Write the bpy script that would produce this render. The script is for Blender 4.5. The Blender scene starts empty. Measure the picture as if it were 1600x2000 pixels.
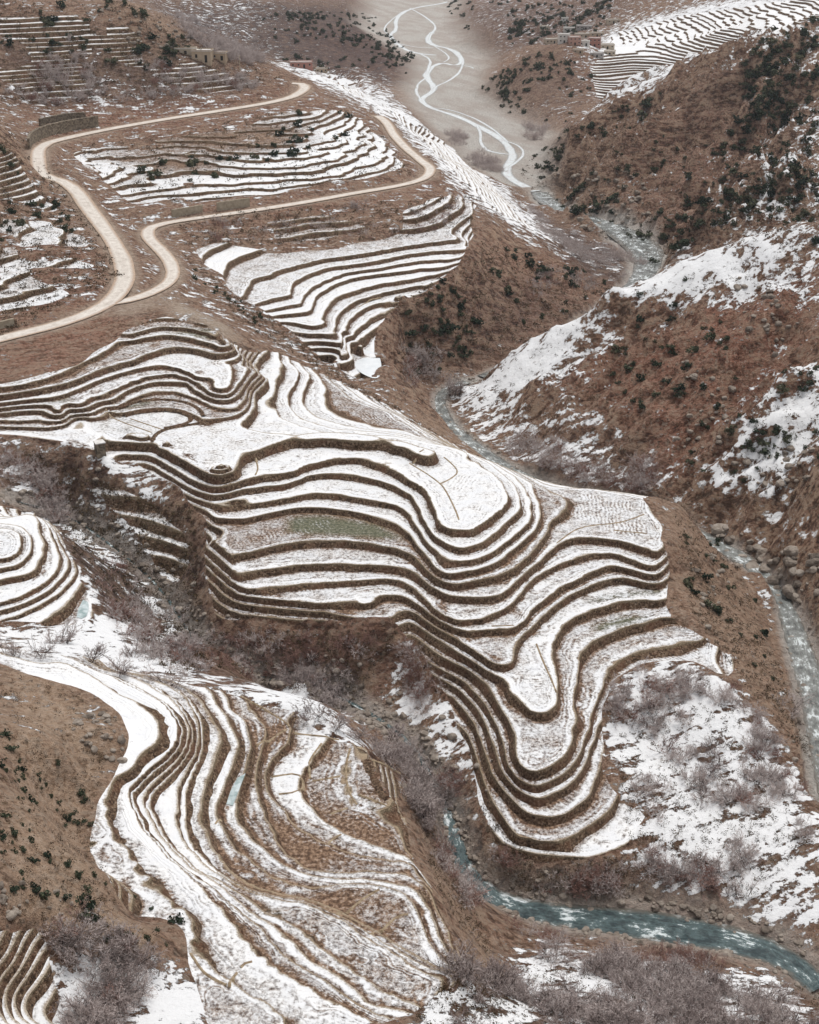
import bpy, math, random
import numpy as np

random.seed(7); np.random.seed(7)
scene = bpy.context.scene
COL = scene.collection

# ------------------------------------------------------------------ camera
CAM_H, PITCH, VFOV = 160.0, math.radians(25.0), math.radians(40.0)
cam_data = bpy.data.cameras.new('camera'); cam = bpy.data.objects.new('camera', cam_data)
COL.objects.link(cam); scene.camera = cam
cam.location = (0, 0, CAM_H); cam.rotation_euler = (math.pi/2 - PITCH, 0, 0)
cam_data.sensor_fit = 'VERTICAL'; cam_data.sensor_height = 24.0
cam_data.lens = 12.0/math.tan(VFOV/2); cam_data.clip_start = 1.0; cam_data.clip_end = 8000.0

# ------------------------------------------------------------------ sky and sun (overcast winter day)
SUN_EL, SUN_AZ = math.radians(70), math.radians(35)       # azimuth from +Y towards +X
world = bpy.data.worlds.new('World'); scene.world = world; world.use_nodes = True
wn, wl = world.node_tree.nodes, world.node_tree.links
wn.clear()
wo = wn.new('ShaderNodeOutputWorld'); wb = wn.new('ShaderNodeBackground'); sky = wn.new('ShaderNodeTexSky')
hs = wn.new('ShaderNodeHueSaturation')
sky.sky_type = 'NISHITA'; sky.sun_disc = False; sky.sun_elevation = SUN_EL; sky.sun_rotation = SUN_AZ
sky.altitude = 1500; sky.air_density = 1.0; sky.dust_density = 4.0; sky.ozone_density = 1.0
hs.inputs['Saturation'].default_value = 0.12
wl.new(sky.outputs[0], hs.inputs['Color']); wl.new(hs.outputs[0], wb.inputs[0]); wl.new(wb.outputs[0], wo.inputs[0])
wb.inputs[1].default_value = 0.13
sun_data = bpy.data.lights.new('sun', 'SUN'); sun = bpy.data.objects.new('sun', sun_data); COL.objects.link(sun)
sun_data.energy = 1.5; sun_data.angle = math.radians(20); sun_data.color = (1.0, 0.97, 0.93)
sun.rotation_euler = (math.pi/2 - SUN_EL, 0, math.pi - SUN_AZ)
scene.view_settings.view_transform = 'Standard'; scene.view_settings.look = 'None'
scene.view_settings.gamma = 1.0; scene.view_settings.exposure = 0.45
scene.view_settings.use_curve_mapping = False

# ------------------------------------------------------------------ photo pixel <-> place
FPX = 1000.0/math.tan(VFOV/2); CP, SP = math.cos(PITCH), math.sin(PITCH); ZS = 0.8
def at(px, py, z):                                          # point of height z seen at a photo pixel
    dx, dy = (px-800)/FPX, (1000-py)/FPX
    X, Y, Z = dx, CP+dy*SP, -SP+dy*CP
    t = (z-CAM_H)/Z
    return (t*X, t*Y, z)
def project(x, y, z):
    dz = z-CAM_H
    dep = y*CP - dz*SP; up = y*SP + dz*CP
    return 800+FPX*x/dep, 1000-FPX*up/dep
# ---- traced level lines (photo pixels) and their heights in metres
CONT = {
'spur': [
 (37.0, [(575,922),(600,907),(640,898),(690,893),(740,905),(800,935),(832,957),(845,987),(865,1025),(905,1036),(935,1028),(965,1010),(990,985),(997,970),(985,945),(955,920),(910,893)]),
 (35.0, [(440,962),(500,950),(562,945),(600,927),(650,922),(725,932),(797,957),(815,980),(830,1020),(850,1050),(887,1069),(910,1069),(945,1056),(965,1040),(990,1017),(1013,998),(1017,970),(1000,940),(960,910)]),
 (33.2, [(430,985),(490,985),(550,977),(580,970),(612,962),(662,965),(725,975),(797,990),(815,1030),(848,1072),(885,1096),(907,1095),(940,1088),(975,1070),(1010,1045),(1035,1020),(1040,995),(1032,965),(1005,930)]),
 (31.6, [(420,1010),(470,1015),(530,1000),(585,990),(650,993),(730,1005),(800,1035),(820,1070),(835,1094),(850,1112),(870,1122),(910,1117),(940,1110),(975,1095),(1007,1067),(1040,1040),(1055,1015),(1055,990),(1040,960)]),
 (29.9, [(405,1060),(425,1085),(500,1077),(575,1057),(650,1053),(725,1060),(800,1075),(830,1105),(855,1130),(875,1141),(900,1140),(937,1130),(1000,1110),(1025,1095),(1050,1072),(1065,1045),(1072,1020),(1095,1003),(1112,985),(1090,965),(1050,950)]),
 (27.9, [(415,1095),(432,1115),(462,1122),(550,1107),(625,1100),(700,1099),(795,1107),(825,1130),(855,1152),(892,1166),(937,1164),(980,1160),(1007,1138),(1025,1120),(1050,1100),(1075,1075),(1100,1053),(1140,1048),(1200,1054),(1250,1069),(1288,1078),(1303,1070),(1305,1050),(1290,1020),(1270,995)]),
 (25.9, [(430,1135),(475,1150),(500,1154),(587,1142),(675,1132),(762,1128),(800,1140),(830,1170),(852,1196),(882,1210),(907,1212),(947,1207),(980,1190),(1005,1165),(1025,1142),(1050,1123),(1100,1100),(1150,1083),(1200,1079),(1225,1087),(1255,1103),(1282,1106),(1297,1095),(1309,1072)]),
 (24.4, [(400,1175),(475,1172),(550,1180),(600,1182),(700,1170),(790,1160),(815,1180),(850,1208),(880,1224),(920,1233),(960,1225),(1012,1226),(1020,1218),(1030,1200),(1050,1180),(1087,1153),(1125,1135),(1162,1115),(1200,1102),(1240,1116),(1285,1127),(1302,1108)]),
 (22.6, [(400,1215),(480,1215),(575,1225),(625,1217),(725,1215),(765,1210),(790,1190),(815,1198),(850,1222),(887,1246),(925,1272),(962,1297),(980,1301),(1005,1290),(1009,1250),(1022,1234),(1035,1226),(1050,1208),(1095,1171),(1150,1141),(1200,1129),(1225,1128),(1282,1140),(1302,1132),(1315,1108)]),
 (20.6, [(800,1215),(840,1238),(885,1266),(930,1297),(970,1316),(985,1328),(1008,1353),(1035,1385),(1050,1393),(1068,1391),(1088,1375),(1093,1350),(1083,1300),(1080,1272),(1085,1240),(1100,1220),(1137,1195),(1200,1177),(1237,1170),(1300,1172),(1314,1158)]),
 (18.4, [(805,1240),(835,1262),(865,1288),(900,1299),(930,1315),(960,1347),(975,1377),(992,1403),(1005,1430),(1005,1462),(1012,1490),(1025,1505),(1050,1507),(1075,1500),(1100,1482),(1117,1457),(1122,1425),(1119,1390),(1122,1350),(1127,1312),(1132,1282),(1150,1255),(1175,1241),(1200,1233),(1237,1222),(1275,1215),(1295,1205)]),
 (16.0, [(840,1295),(870,1312),(900,1328),(930,1357),(955,1385),(968,1410),(982,1445),(990,1480),(1000,1512),(1017,1527),(1037,1535),(1062,1530),(1087,1517),(1107,1503),(1125,1485),(1140,1455),(1153,1425),(1155,1395),(1170,1350),(1182,1322),(1200,1297),(1225,1281),(1275,1266),(1325,1260),(1360,1252)]),
 (14.2, [(860,1325),(905,1352),(938,1388),(958,1428),(970,1470),(982,1510),(1007,1535),(1037,1556),(1050,1560),(1075,1554),(1112,1532),(1137,1505),(1150,1465),(1165,1420)]),
 (12.2, [(890,1365),(925,1410),(945,1460),(960,1510),(985,1545),(1007,1570),(1035,1590),(1080,1596),(1117,1583),(1150,1553),(1166,1515),(1180,1470)]),
 (10.0, [(915,1430),(932,1480),(947,1530),(965,1570),(985,1600),(1012,1632),(1050,1655),(1075,1655),(1125,1627),(1175,1594),(1205,1555)]),
 (7.8, [(915,1490),(925,1540),(940,1600),(980,1645),(1010,1670),(1060,1692),(1120,1682),(1190,1667),(1240,1635)]),
 # upper lobe
 (40.0, [(140,822),(175,843),(212,858),(250,868),(297,866),(350,893),(400,921),(425,931),(450,926),(462,910),(470,880),(490,885),(520,872),(580,850),(640,845),(720,850),(800,865),(850,885)]),
 (42.0, [(225,797),(262,772),(312,762),(362,767),(400,785),(430,800),(455,800),(475,790),(490,750),(512,730)]),
 (41.1, [(215,800),(245,806),(262,800),(312,795),(362,800),(380,812),(405,822),(430,815)]),
 (43.4, [(217,782),(260,752),(325,742),(387,750),(408,772),(430,780),(455,778),(475,757),(500,725)]),
 (44.6, [(130,797),(225,760),(275,740),(325,728),(362,731),(390,752),(412,768),(447,769),(464,748),(482,722)]),
 (45.9, [(0,786),(57,780),(110,775),(150,760),(205,737),(287,714),(337,715),(375,730),(400,750),(420,763),(442,763),(455,750),(457,722),(440,702)]),
 (47.9, [(0,772),(62,762),(135,748),(180,728),(232,712),(270,702),(290,690),(325,679),(375,678),(430,692)]),
 (49.5, [(0,757),(75,747),(150,715),(200,690),(232,668),(275,660),(325,653),(345,657),(400,665),(438,680)]),
 (50.9, [(250,655),(285,643),(325,636),(400,645),(440,665)]),
 (52.2, [(265,632),(312,621),(362,623),(400,636)]),
 (42.0, [(0,820),(90,822)]),
 (40.0, [(0,850),(100,856),(180,886)]),
 (37.0, [(240,885),(290,885),(340,915),(390,945),(430,952),(480,935),(540,925)]),
 # river-side steps right of the path
 (37.0, [(545,700),(547,735),(532,770),(533,800),(560,825),(610,838)]),
 (35.0, [(575,718),(585,735),(562,768),(560,795),(585,818),(640,836),(720,842)]),
 (33.2, [(605,735),(590,765),(592,795),(625,820),(690,832)]),
 (31.6, [(640,755),(632,785),(650,810),(700,826),(760,838)]),
 ],
'upper': [
 (43.0, [(530,537),(545,527),(575,520),(625,507),(700,498),(800,480),(900,465)]),
 (41.2, [(562,577),(575,550),(607,534),(640,522),(720,514),(800,497),(870,488),(920,486)]),
 (39.6, [(588,592),(592,573),(625,553),(675,532),(750,522),(800,512),(900,503)]),
 (38.2, [(607,608),(615,578),(650,554),(700,540),(800,528),(880,518)]),
 (36.6, [(632,632),(635,602),(665,577),(720,560),(800,545),(880,530)]),
 (35.0, [(655,652),(658,617),(690,588),(740,575),(800,560),(862,550)]),
 (33.2, [(668,682),(670,642),(700,607),(750,588),(830,575),(850,568)]),
 (31.4, [(682,692),(683,662),(705,637),(740,610),(800,597)]),
 (29.4, [(690,700),(692,670),(712,655),(745,635),(770,620)]),
 (25.5, [(688,690),(690,715),(720,738),(742,742),(747,712),(738,682)]),
 ],
'left': [
 (44.0, [(0,1092),(30,1086),(46,1066),(44,1045),(28,1034)]),
 (43.0, [(0,1108),(40,1101),(58,1080),(60,1056),(45,1030)]),
 (41.8, [(0,1131),(50,1121),(78,1101),(85,1075),(80,1040),(62,1005)]),
 (40.2, [(0,1177),(40,1161),(85,1141),(110,1116),(115,1080),(100,1040)]),
 (39.2, [(0,1190),(60,1175),(100,1152),(127,1122),(133,1090)]),
 (38.0, [(0,1212),(30,1202),(60,1186),(110,1162),(140,1130)]),
 (37.0, [(60,1225),(90,1208),(130,1182),(155,1150),(165,1130)]),
 ],
'fore': [
 (46.0, [(120,1290),(200,1335),(300,1400),(312,1425),(300,1455),(272,1478),(262,1500),(235,1513),(215,1545),(205,1580),(207,1605),(225,1640),(260,1690),(300,1730),(350,1772),(375,1797),(385,1850),(420,1890),(470,1930),(560,1985)]),
 (44.2, [(100,1270),(210,1320),(310,1365),(348,1412),(350,1430),(340,1442),(345,1460),(317,1482),(292,1502),(258,1533),(252,1552),(265,1595),(282,1625),(312,1662),(350,1696),(368,1713),(400,1738),(450,1783),(475,1830),(512,1870),(575,1912),(650,1953),(720,1990)]),
 (42.4, [(250,1320),(330,1360),(370,1410),(372,1450),(335,1503),(280,1545),(284,1580),(310,1630),(345,1670),(375,1699),(400,1709),(450,1743),(487,1776),(520,1796),(575,1850),(615,1882),(675,1925),(720,1958)]),
 (40.6, [(290,1325),(350,1350),(385,1400),(390,1440),(378,1480),(352,1530),(345,1575),(348,1612),(362,1650),(397,1687),(450,1718),(495,1743),(560,1757),(612,1771),(662,1796),(712,1830),(762,1862),(800,1884),(870,1925)]),
 (38.8, [(330,1330),(385,1360),(405,1395),(428,1425),(430,1455),(415,1485),(397,1540),(387,1590),(400,1628),(425,1672),(455,1707),(500,1732),(560,1748),(620,1763),(670,1786),(720,1816),(790,1857),(860,1892),(895,1905)]),
 (37.0, [(440,1400),(458,1430),(462,1470),(440,1530),(415,1580),(437,1617),(457,1652),(500,1692),(550,1719),(595,1735),(635,1731),(700,1730),(760,1736),(800,1755),(815,1790),(840,1850),(880,1890)]),
 (35.4, [(470,1400),(492,1450),(480,1500),(462,1550),(462,1600),(480,1633),(525,1671),(575,1700),(625,1716),(725,1720),(800,1735),(830,1775),(850,1830),(885,1870)]),
 (33.8, [(500,1390),(520,1430),(505,1480),(500,1520),(508,1575),(520,1613),(550,1667),(600,1699),(650,1706),(725,1706),(800,1712),(835,1735),(855,1775),(880,1830)]),
 (32.4, [(560,1400),(570,1440),(540,1470),(515,1510),(522,1550),(550,1583),(575,1620),(642,1651),(700,1672),(757,1680),(800,1690)]),
 (31.0, [(640,1440),(600,1490),(580,1530),(590,1557),(625,1600),(662,1622),(740,1655),(790,1670)]),
 (30.0, [(690,1470),(675,1510),(680,1550),(720,1585),(760,1610),(785,1640)]),
 ],
}
# ---- single heights (photo pixel, metres); third group: (x, y, z) in the place itself
PTS = [
 # far river flat
 (790,0,0),(720,40,0),(870,20,0),(930,110,0),(815,132,0),(800,180,0),(940,165,0),(1000,240,0),(860,235,0),(1040,270,0),(900,290,0),(1000,330,0),(830,80,0),(860,130,0),(910,200,0),(960,290,0),
 # far left mountain and slopes behind the near hill
 (600,30,34),(700,95,9),(500,100,14),(450,60,30.5),(350,20,47),(780,150,2),(620,100,11),
 (560,130,45),(640,160,40),(700,190,32),(760,220,24),(800,235,14),(830,262,8),(880,300,5),(930,330,2),
 # near hill flank to the river
 (900,330,40),(950,360,25),(1000,400,15),(1050,430,6),(1150,480,2),(1200,520,2),(1065,388,0),(1100,415,0),(1180,437,0),(1230,462,0),(1270,503,0),
 (960,440,38),(1000,480,28),(1060,480,22),(950,540,28),(1050,600,11),(1100,622,4.5),(920,695,5),(1150,582,4),(920,620,18),(1000,672,4),(850,620,24),(800,660,18),(800,720,8),(780,760,8),(720,752,24),(715,705,25.7),(725,722,25.6),(735,700,25.7),(830,782,2),
 (1260,548,0.3),(1190,606,0.3),(1095,668,0.3),(1000,716,0.3),(925,742,0.3),(868,756,0.3),(850,775,0),(870,810,0),
 # gully between the upper terraces and the spur
 (400,560,47),(450,580,44),(550,645,35),(620,690,30),(660,710,27),(740,768,13),
 (480,700,42.5),(530,690,39),(560,715,36.5),(650,755,31),(700,790,30.8),(760,805,30),(450,655,49),
 (790,832,31),(900,882,38),(950,905,36.3),(1050,945,31),(1150,960,29.3),(1260,975,28.3),(820,864,38),(560,870,39.5),
 # terrace field interiors on the spur
 (930,960,38.2),(870,905,38.6),(820,915,38.6),(700,870,39.2),(1180,990,28.6),(1240,1030,28.5),(1060,1330,21.2),(1060,1450,19),(970,1270,23.2),(330,812,40.4),(300,820,40.45),(355,818,40.45),(290,845,40.5),(335,850,40.6),(252,794,41.6),(312,778,41.6),(368,783,41.6),(345,778,41.6),(280,783,41.6),(420,890,40.8),(370,840,40.8),(390,880,40.9),(200,832,40.8),(240,848,40.7),(410,725,46.8),
 # river round the spur
 (900,850,0),(950,887,0),(1010,927,0),(1100,962,0),(1200,980,0),(1300,1012,0),(1400,1062,0),(1060,903,4),(1170,930,4),(1260,955,5),(1480,1105,0),(1540,1200,0),(1570,1300,-.2),(1600,1420,-.4),(1640,1560,-.6),(1480,1120,0),(1555,1250,0),
 (1330,985,20),(1340,1050,22),(1400,1150,14),(1450,1250,9.5),(1500,1350,7),(1550,1450,4.5),(1590,1525,2),(1330,1150,20),(1350,1220,18),
 # east mountain
 (1400,1000,4),(1500,1060,8),(1600,1120,12),(1600,1000,22),(1500,980,14),(1400,950,12),(1300,900,10),(1300,800,20),(1150,850,6),(1100,780,12),(1000,800,6),(950,770,6),(1000,730,13),(1100,690,22),(1200,650,29),(1200,570,44),(1100,628,30),(1000,682,13),(905,745,5),(1200,750,18),(1400,650,38),(1400,800,25),(1500,700,38),(1500,850,25),(1600,850,28),(1600,700,41),(1500,560,51),(1600,550,56),(1350,500,53),(1500,460,64),(1600,440,69),(1550,900,24),
 (1400,430,28),(1600,340,43),(1600,250,50),(1500,300,35),(1600,30,104),(1450,90,85),(1300,160,63),(1200,210,44),(1080,262,23),(1010,325,3),(1200,300,27),(1200,400,4),(1300,400,8),(1300,480,5),(1400,350,20),(1520,200,60),(1120,350,8),
 # village plateau
 (1130,85,46),(1070,92,43),(1300,100,37),(1250,150,22),(1200,195,12),(1500,40,61),(1400,60,55),(1600,0,74),(1100,255,3),(1150,225,6),(1000,180,11),(940,152,1),(1050,225,3),(1070,105,39),(1180,130,30),
 (950,60,20),(1050,30,31),(1150,20,43),(1200,50,34),(885,15,1),
 # upper hillside
 (240,590,54.3),(240,540,55.5),(200,450,59),(130,375,63),(75,310,66),(120,275,67),(300,235,70),(450,212,71.5),(580,190,72.5),(600,172,73),
 (0,665,51),(120,628,53),(340,540,52.5),(285,450,53.5),(400,425,54),(560,405,54.5),(700,380,54),(840,345,53),(770,255,56),(740,222,57),(840,310,54),
 (600,440,49),(450,450,50),(800,420,49),(900,400,46),(420,500,47),(600,300,63.5),(700,260,63),(300,330,62),(400,270,66.5),(750,300,58.5),(500,370,57.5),(300,400,57),
 (100,200,78),(100,100,101),(0,0,125),(0,200,81),(300,100,98),(400,85,100),(250,10,121),(520,130,85),(450,170,79),(600,160,73.5),(300,200,75),(660,200,68),
 (0,400,66),(0,520,60),(100,480,61),(100,560,57),(20,620,54),(100,680,50),(0,730,48.8),(200,640,51.5),
 # side gully
 (40,900,35),(60,960,30),(130,1000,23.5),(200,1050,20),(300,1130,16),(350,1200,13),(400,1290,10.5),(520,1325,8.5),(650,1352,7),(730,1395,6),(800,1440,5),(860,1550,3.5),(890,1630,2.3),(905,1700,1.6),(960,1752,.8),(1100,1795,.3),(1250,1805,0),(1400,1825,-.2),(1530,1865,-.5),(1600,1930,-1),
 (320,1000,28),(250,950,32),(380,1100,21),(150,930,32),(390,1200,20),(450,1250,16),(620,1260,15),(740,1270,16),(790,1290,14),(850,1400,10),(880,1500,7),
 # lower right bushes
 (1300,1330,14),(1400,1330,15.5),(1250,1420,11),(1350,1480,9),(1450,1420,11),(1450,1500,8.5),(1300,1560,8),(1400,1600,6.5),(1250,1650,6.5),(1350,1700,4.5),(1500,1650,5.5),(1550,1600,6),(1200,1730,2.5),(1450,1760,2),(1570,1750,3),(1050,1730,3),(960,1690,4.5),
 # foreground
 (100,1600,57),(0,1500,62),(100,1450,55),(0,1380,51),(200,1430,50),(100,1320,47.5),(200,1700,54),(0,1750,67),(300,1830,51),(0,1850,64),(50,1950,57),(200,1900,52.5),(60,1850,60),(300,1980,50),
 (0,1262,44),(60,1262,43),(170,1285,42.5),(330,1328,39.5),(400,1345,37.5),
 (560,1378,33),(620,1412,31.5),(690,1455,30),(740,1480,29.3),(780,1512,28.8),(795,1560,28.6),(800,1620,28.8),(818,1680,29),(850,1740,30.5),(872,1800,31),(905,1870,31),(950,1920,25),
 (820,1600,24),(840,1660,22),(930,1830,18),(1000,1900,16),
 (100,1235,36),(30,1235,36.5),(200,1240,34),(220,1310,38),(300,1290,30),(250,1200,24),(400,1330,30),(500,1335,22),(700,1420,20),(640,1380,22),
 (1000,1950,29),(1150,1950,21),(1300,1950,15),(1450,1960,11),(1590,1985,7),(1100,1860,9),(1300,1870,5),(1450,1900,3),(800,1990,43),(900,1965,38),(1250,1850,2.5),(1050,1830,6),
 # beyond the frame
 (-200,600,62),(-200,760,50),(-200,900,38),(-300,300,88),(-300,1200,58),(-300,1600,75),(-200,50,135),(-150,1080,46),
 (1850,1300,24),(1850,1000,36),(1850,700,62),(1850,450,80),(1850,200,100),(1850,1800,4),(1850,1960,10),(1760,1500,4),(1900,1600,18),
]
WPTS = [(0,62,78),(-60,62,92),(60,62,66),(0,30,112),(-80,100,74),(85,100,34),(0,0,150),(-90,0,150),(90,0,140),
 (-600,1300,150),(-350,1600,120),(-800,2200,260),(0,2000,0),(-30,2400,10),(350,1900,150),(700,1400,190),(700,1000,150),(560,700,130),(900,2200,300),(-600,700,190),(-400,1000,70),(-200,1050,22),(0,2900,60),(-500,500,120),(-300,330,85),(-250,200,90),(250,300,60),(250,200,30),
 (135,500,10),(180,520,16),(240,530,26)]

MIDLEVELS = {'fore': [43.3, 41.5, 39.7]}
# ------------------------------------------------------------------ noise
def _hash(ix, iy, seed):
    h = (ix.astype(np.int64)*374761393 + iy.astype(np.int64)*668265263 + seed*974634) & 0x7fffffff
    h = ((h ^ (h >> 13))*1274126177) & 0x7fffffff
    return ((h ^ (h >> 16)) & 0xffff).astype(np.float32)/65535.0
def vnoise(x, y, seed=0):
    ix, iy = np.floor(x), np.floor(y); fx, fy = (x-ix).astype(np.float32), (y-iy).astype(np.float32)
    fx = fx*fx*fx*(fx*(fx*6-15)+10); fy = fy*fy*fy*(fy*(fy*6-15)+10)
    a = _hash(ix, iy, seed); b = _hash(ix+1, iy, seed); c = _hash(ix, iy+1, seed); d = _hash(ix+1, iy+1, seed)
    return (a+(b-a)*fx)*(1-fy) + (c+(d-c)*fx)*fy
def fbm(x, y, scale, octs=4, seed=0, gain=0.5, ridged=False):
    s, a, t = np.zeros(x.shape, np.float32), 1.0, 0.0
    for o in range(octs):
        ca, sa = math.cos(o*1.3+.4), math.sin(o*1.3+.4)
        n = vnoise((x*ca-y*sa)/scale+17*o, (x*sa+y*ca)/scale-9*o, seed+o*31)*2-1
        if ridged: n = 1-2*np.abs(n)
        s += a*n; t += a; a *= gain; scale /= 2.03
    return s/t
def sstep(a, b, x): 
    t = np.clip((x-a)/(b-a), 0, 1); return t*t*(3-2*t)

# ------------------------------------------------------------------ base surface from the level lines
data = []; lips = []
for reg, cs in CONT.items():
    for z, pl in cs:
        for _ in range(2):                                    # round the corners
            pl = [pl[0]]+[q for a, b in zip(pl, pl[1:]) for q in ((a[0]*.75+b[0]*.25, a[1]*.75+b[1]*.25), (a[0]*.25+b[0]*.75, a[1]*.25+b[1]*.75))]+[pl[-1]]
        for a, b in zip(pl, pl[1:]):
            n = max(1, int(math.dist(a, b)/20))
            for i in range(n):
                t = i/n; data.append(at(a[0]+t*(b[0]-a[0]), a[1]+t*(b[1]-a[1]), z*ZS)); lips.append(len(data)-1)
        data.append(at(*pl[-1], z*ZS))
data += [at(p[0], p[1], p[2]*ZS) for p in PTS] + [tuple(p) for p in WPTS]
D = np.array(data, np.float64)
def fit_rbf(D, lam=0.12):
    n = len(D); r = np.hypot(D[:, None, 0]-D[None, :, 0], D[:, None, 1]-D[None, :, 1])
    A = np.zeros((n+3, n+3)); A[:n, :n] = -np.sqrt(r*r+4.0); A[:n, :n] += np.eye(n)*lam
    Pm = np.c_[np.ones(n), D[:, 0]/500, D[:, 1]/500]; A[:n, n:] = Pm; A[n:, :n] = Pm.T
    return np.linalg.solve(A, np.r_[D[:, 2], 0, 0, 0])
D_all = D; keep = np.ones(len(D), bool); keep[[i for n_, i in enumerate(lips) if n_ % 2]] = False; D = D_all[keep]; coef = fit_rbf(D)
def rbf(x, y):
    out = np.empty(x.size, np.float32); xf, yf = x.ravel().astype(np.float32), y.ravel().astype(np.float32)
    dx, dy, c = D[:, 0].astype(np.float32), D[:, 1].astype(np.float32), coef[:-3].astype(np.float32)
    for i in range(0, x.size, 4000):
        r2 = (xf[i:i+4000, None]-dx)**2 + (yf[i:i+4000, None]-dy)**2 + 4.0
        out[i:i+4000] = -np.sqrt(r2) @ c
    return (out + coef[-3] + coef[-2]*xf/500 + coef[-1]*yf/500).reshape(x.shape)

# the fields behind the lips are level: add points a few metres uphill wherever another lip is not closer
LP = D_all[lips]; e = .5; set_lips = set(lips)
gx = (rbf(LP[:, 0]+e, LP[:, 1])-rbf(LP[:, 0]-e, LP[:, 1]))/(2*e); gy = (rbf(LP[:, 0], LP[:, 1]+e)-rbf(LP[:, 0], LP[:, 1]-e))/(2*e)
gl = np.hypot(gx, gy)+1e-6; extra = []
dense = D_all
for off in (2.4, 5.0, 8.5):
    C = np.c_[LP[:, 0]+gx/gl*off, LP[:, 1]+gy/gl*off]; zc = rbf(C[:, 0], C[:, 1])
    for c, z, z0, lp_ in zip(C, LP[:, 2], zc, LP):
        if z0 < z-.1: continue
        if any(np.hypot(dense[np.abs(dense[:, 2]-z) > .25, 0]-lp_[0]-(c[0]-lp_[0])*t, dense[np.abs(dense[:, 2]-z) > .25, 1]-lp_[1]-(c[1]-lp_[1])*t).min() < 1.35 for t in np.arange(1.5/off, 1.0, 1.2/off)): continue
        dd = np.hypot(dense[:, 0]-c[0], dense[:, 1]-c[1]); oth = np.abs(dense[:, 2]-z) > .25
        if dd[oth].min() > off*.75+1.2 and dd[~oth].min() > off*.6:
            if not extra or min(math.hypot(x[0]-c[0], x[1]-c[1]) for x in extra) > 2.8: extra.append((c[0], c[1], z+.12+.055*off))
extra = np.array(extra)
sep = np.array([True]*len(D_all)); last = None
for i in range(len(D_all)):                                   # thin the line points to about 1.6 m
    if i in set_lips:
        if last is not None and math.hypot(*(D_all[i, :2]-D_all[last, :2])) < 1.7 and D_all[i, 2] == D_all[last, 2]: sep[i] = False
        else: last = i
D = np.r_[D_all[sep], extra]; coef = fit_rbf(D)
print('surface points', len(D))
# polar grid round the viewpoint's foot: finer near, coarser far
Q = 0.0036
R0, R1, TH = 46.0, 3000.0, math.radians(31)
NR = int(math.log(R1/R0)/Q)//2*2+1; NT = int(2*TH/Q)//2*2+1
rr = R0*np.exp(np.linspace(0, math.log(R1/R0), NR)); th = np.linspace(-TH, TH, NT)
def up2(a):                                                   # double the resolution with cubic weights
    def ax(a):
        p = np.concatenate([a[:1]*2-a[1:2], a, a[-1:]*2-a[-2:-1]])
        m = (-p[:-3]+9*p[1:-2]+9*p[2:-1]-p[3:])/16
        o = np.empty((2*a.shape[0]-1,)+a.shape[1:], a.dtype); o[::2] = a; o[1::2] = m
        return o
    return ax(ax(a).T).T
Xc = rr[::2, None]*np.sin(th[None, ::2]); Yc = rr[::2, None]*np.cos(th[None, ::2])
S = up2(rbf(Xc, Yc)).astype(np.float64)
X = rr[:, None]*np.sin(th[None, :]); Y = rr[:, None]*np.cos(th[None, :]); RR = np.repeat(rr[:, None], NT, 1)

def dist_poly(x, y, P):                                        # distance to a polyline, its parameter and interpolated third value
    A = np.array([p[:2] for p in P]); near = (x > A[:, 0].min()-45) & (x < A[:, 0].max()+45) & (y > A[:, 1].min()-45) & (y < A[:, 1].max()+45)
    if x.size > 1000 and not near.all():
        o = [np.full(x.shape, 1e9), np.zeros(x.shape), np.ones(x.shape)]
        if near.any():
            for a_, v_ in zip(o, dist_poly(x[near], y[near], P)): a_[near] = v_
        return o
    best = np.full(x.shape, 1e9); val = np.zeros(x.shape); w = np.zeros(x.shape)
    for a, b in zip(P, P[1:]):
        ax_, ay, bx, by = a[0], a[1], b[0], b[1]; dx, dy = bx-ax_, by-ay; L = dx*dx+dy*dy+1e-9
        t = np.clip(((x-ax_)*dx+(y-ay)*dy)/L, 0, 1)
        d = np.hypot(x-ax_-t*dx, y-ay-t*dy); m = d < best
        best = np.where(m, d, best); val = np.where(m, a[2]+t*(b[2]-a[2]), val); w = np.where(m, a[3]+t*(b[3]-a[3]), w)
    return best, val, w
def smooth_path(P, step=3.0, it=3):
    P = [np.array(p, float) for p in P]
    for _ in range(it):                                       # corner cutting
        Qp = [P[0]]
        for a, b in zip(P, P[1:]): Qp += [a*.75+b*.25, a*.25+b*.75]
        Qp.append(P[-1]); P = Qp
    out = [P[0]]
    for p in P[1:]:
        if np.hypot(*(p-out[-1])[:2]) >= step: out.append(p)
    return out

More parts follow.
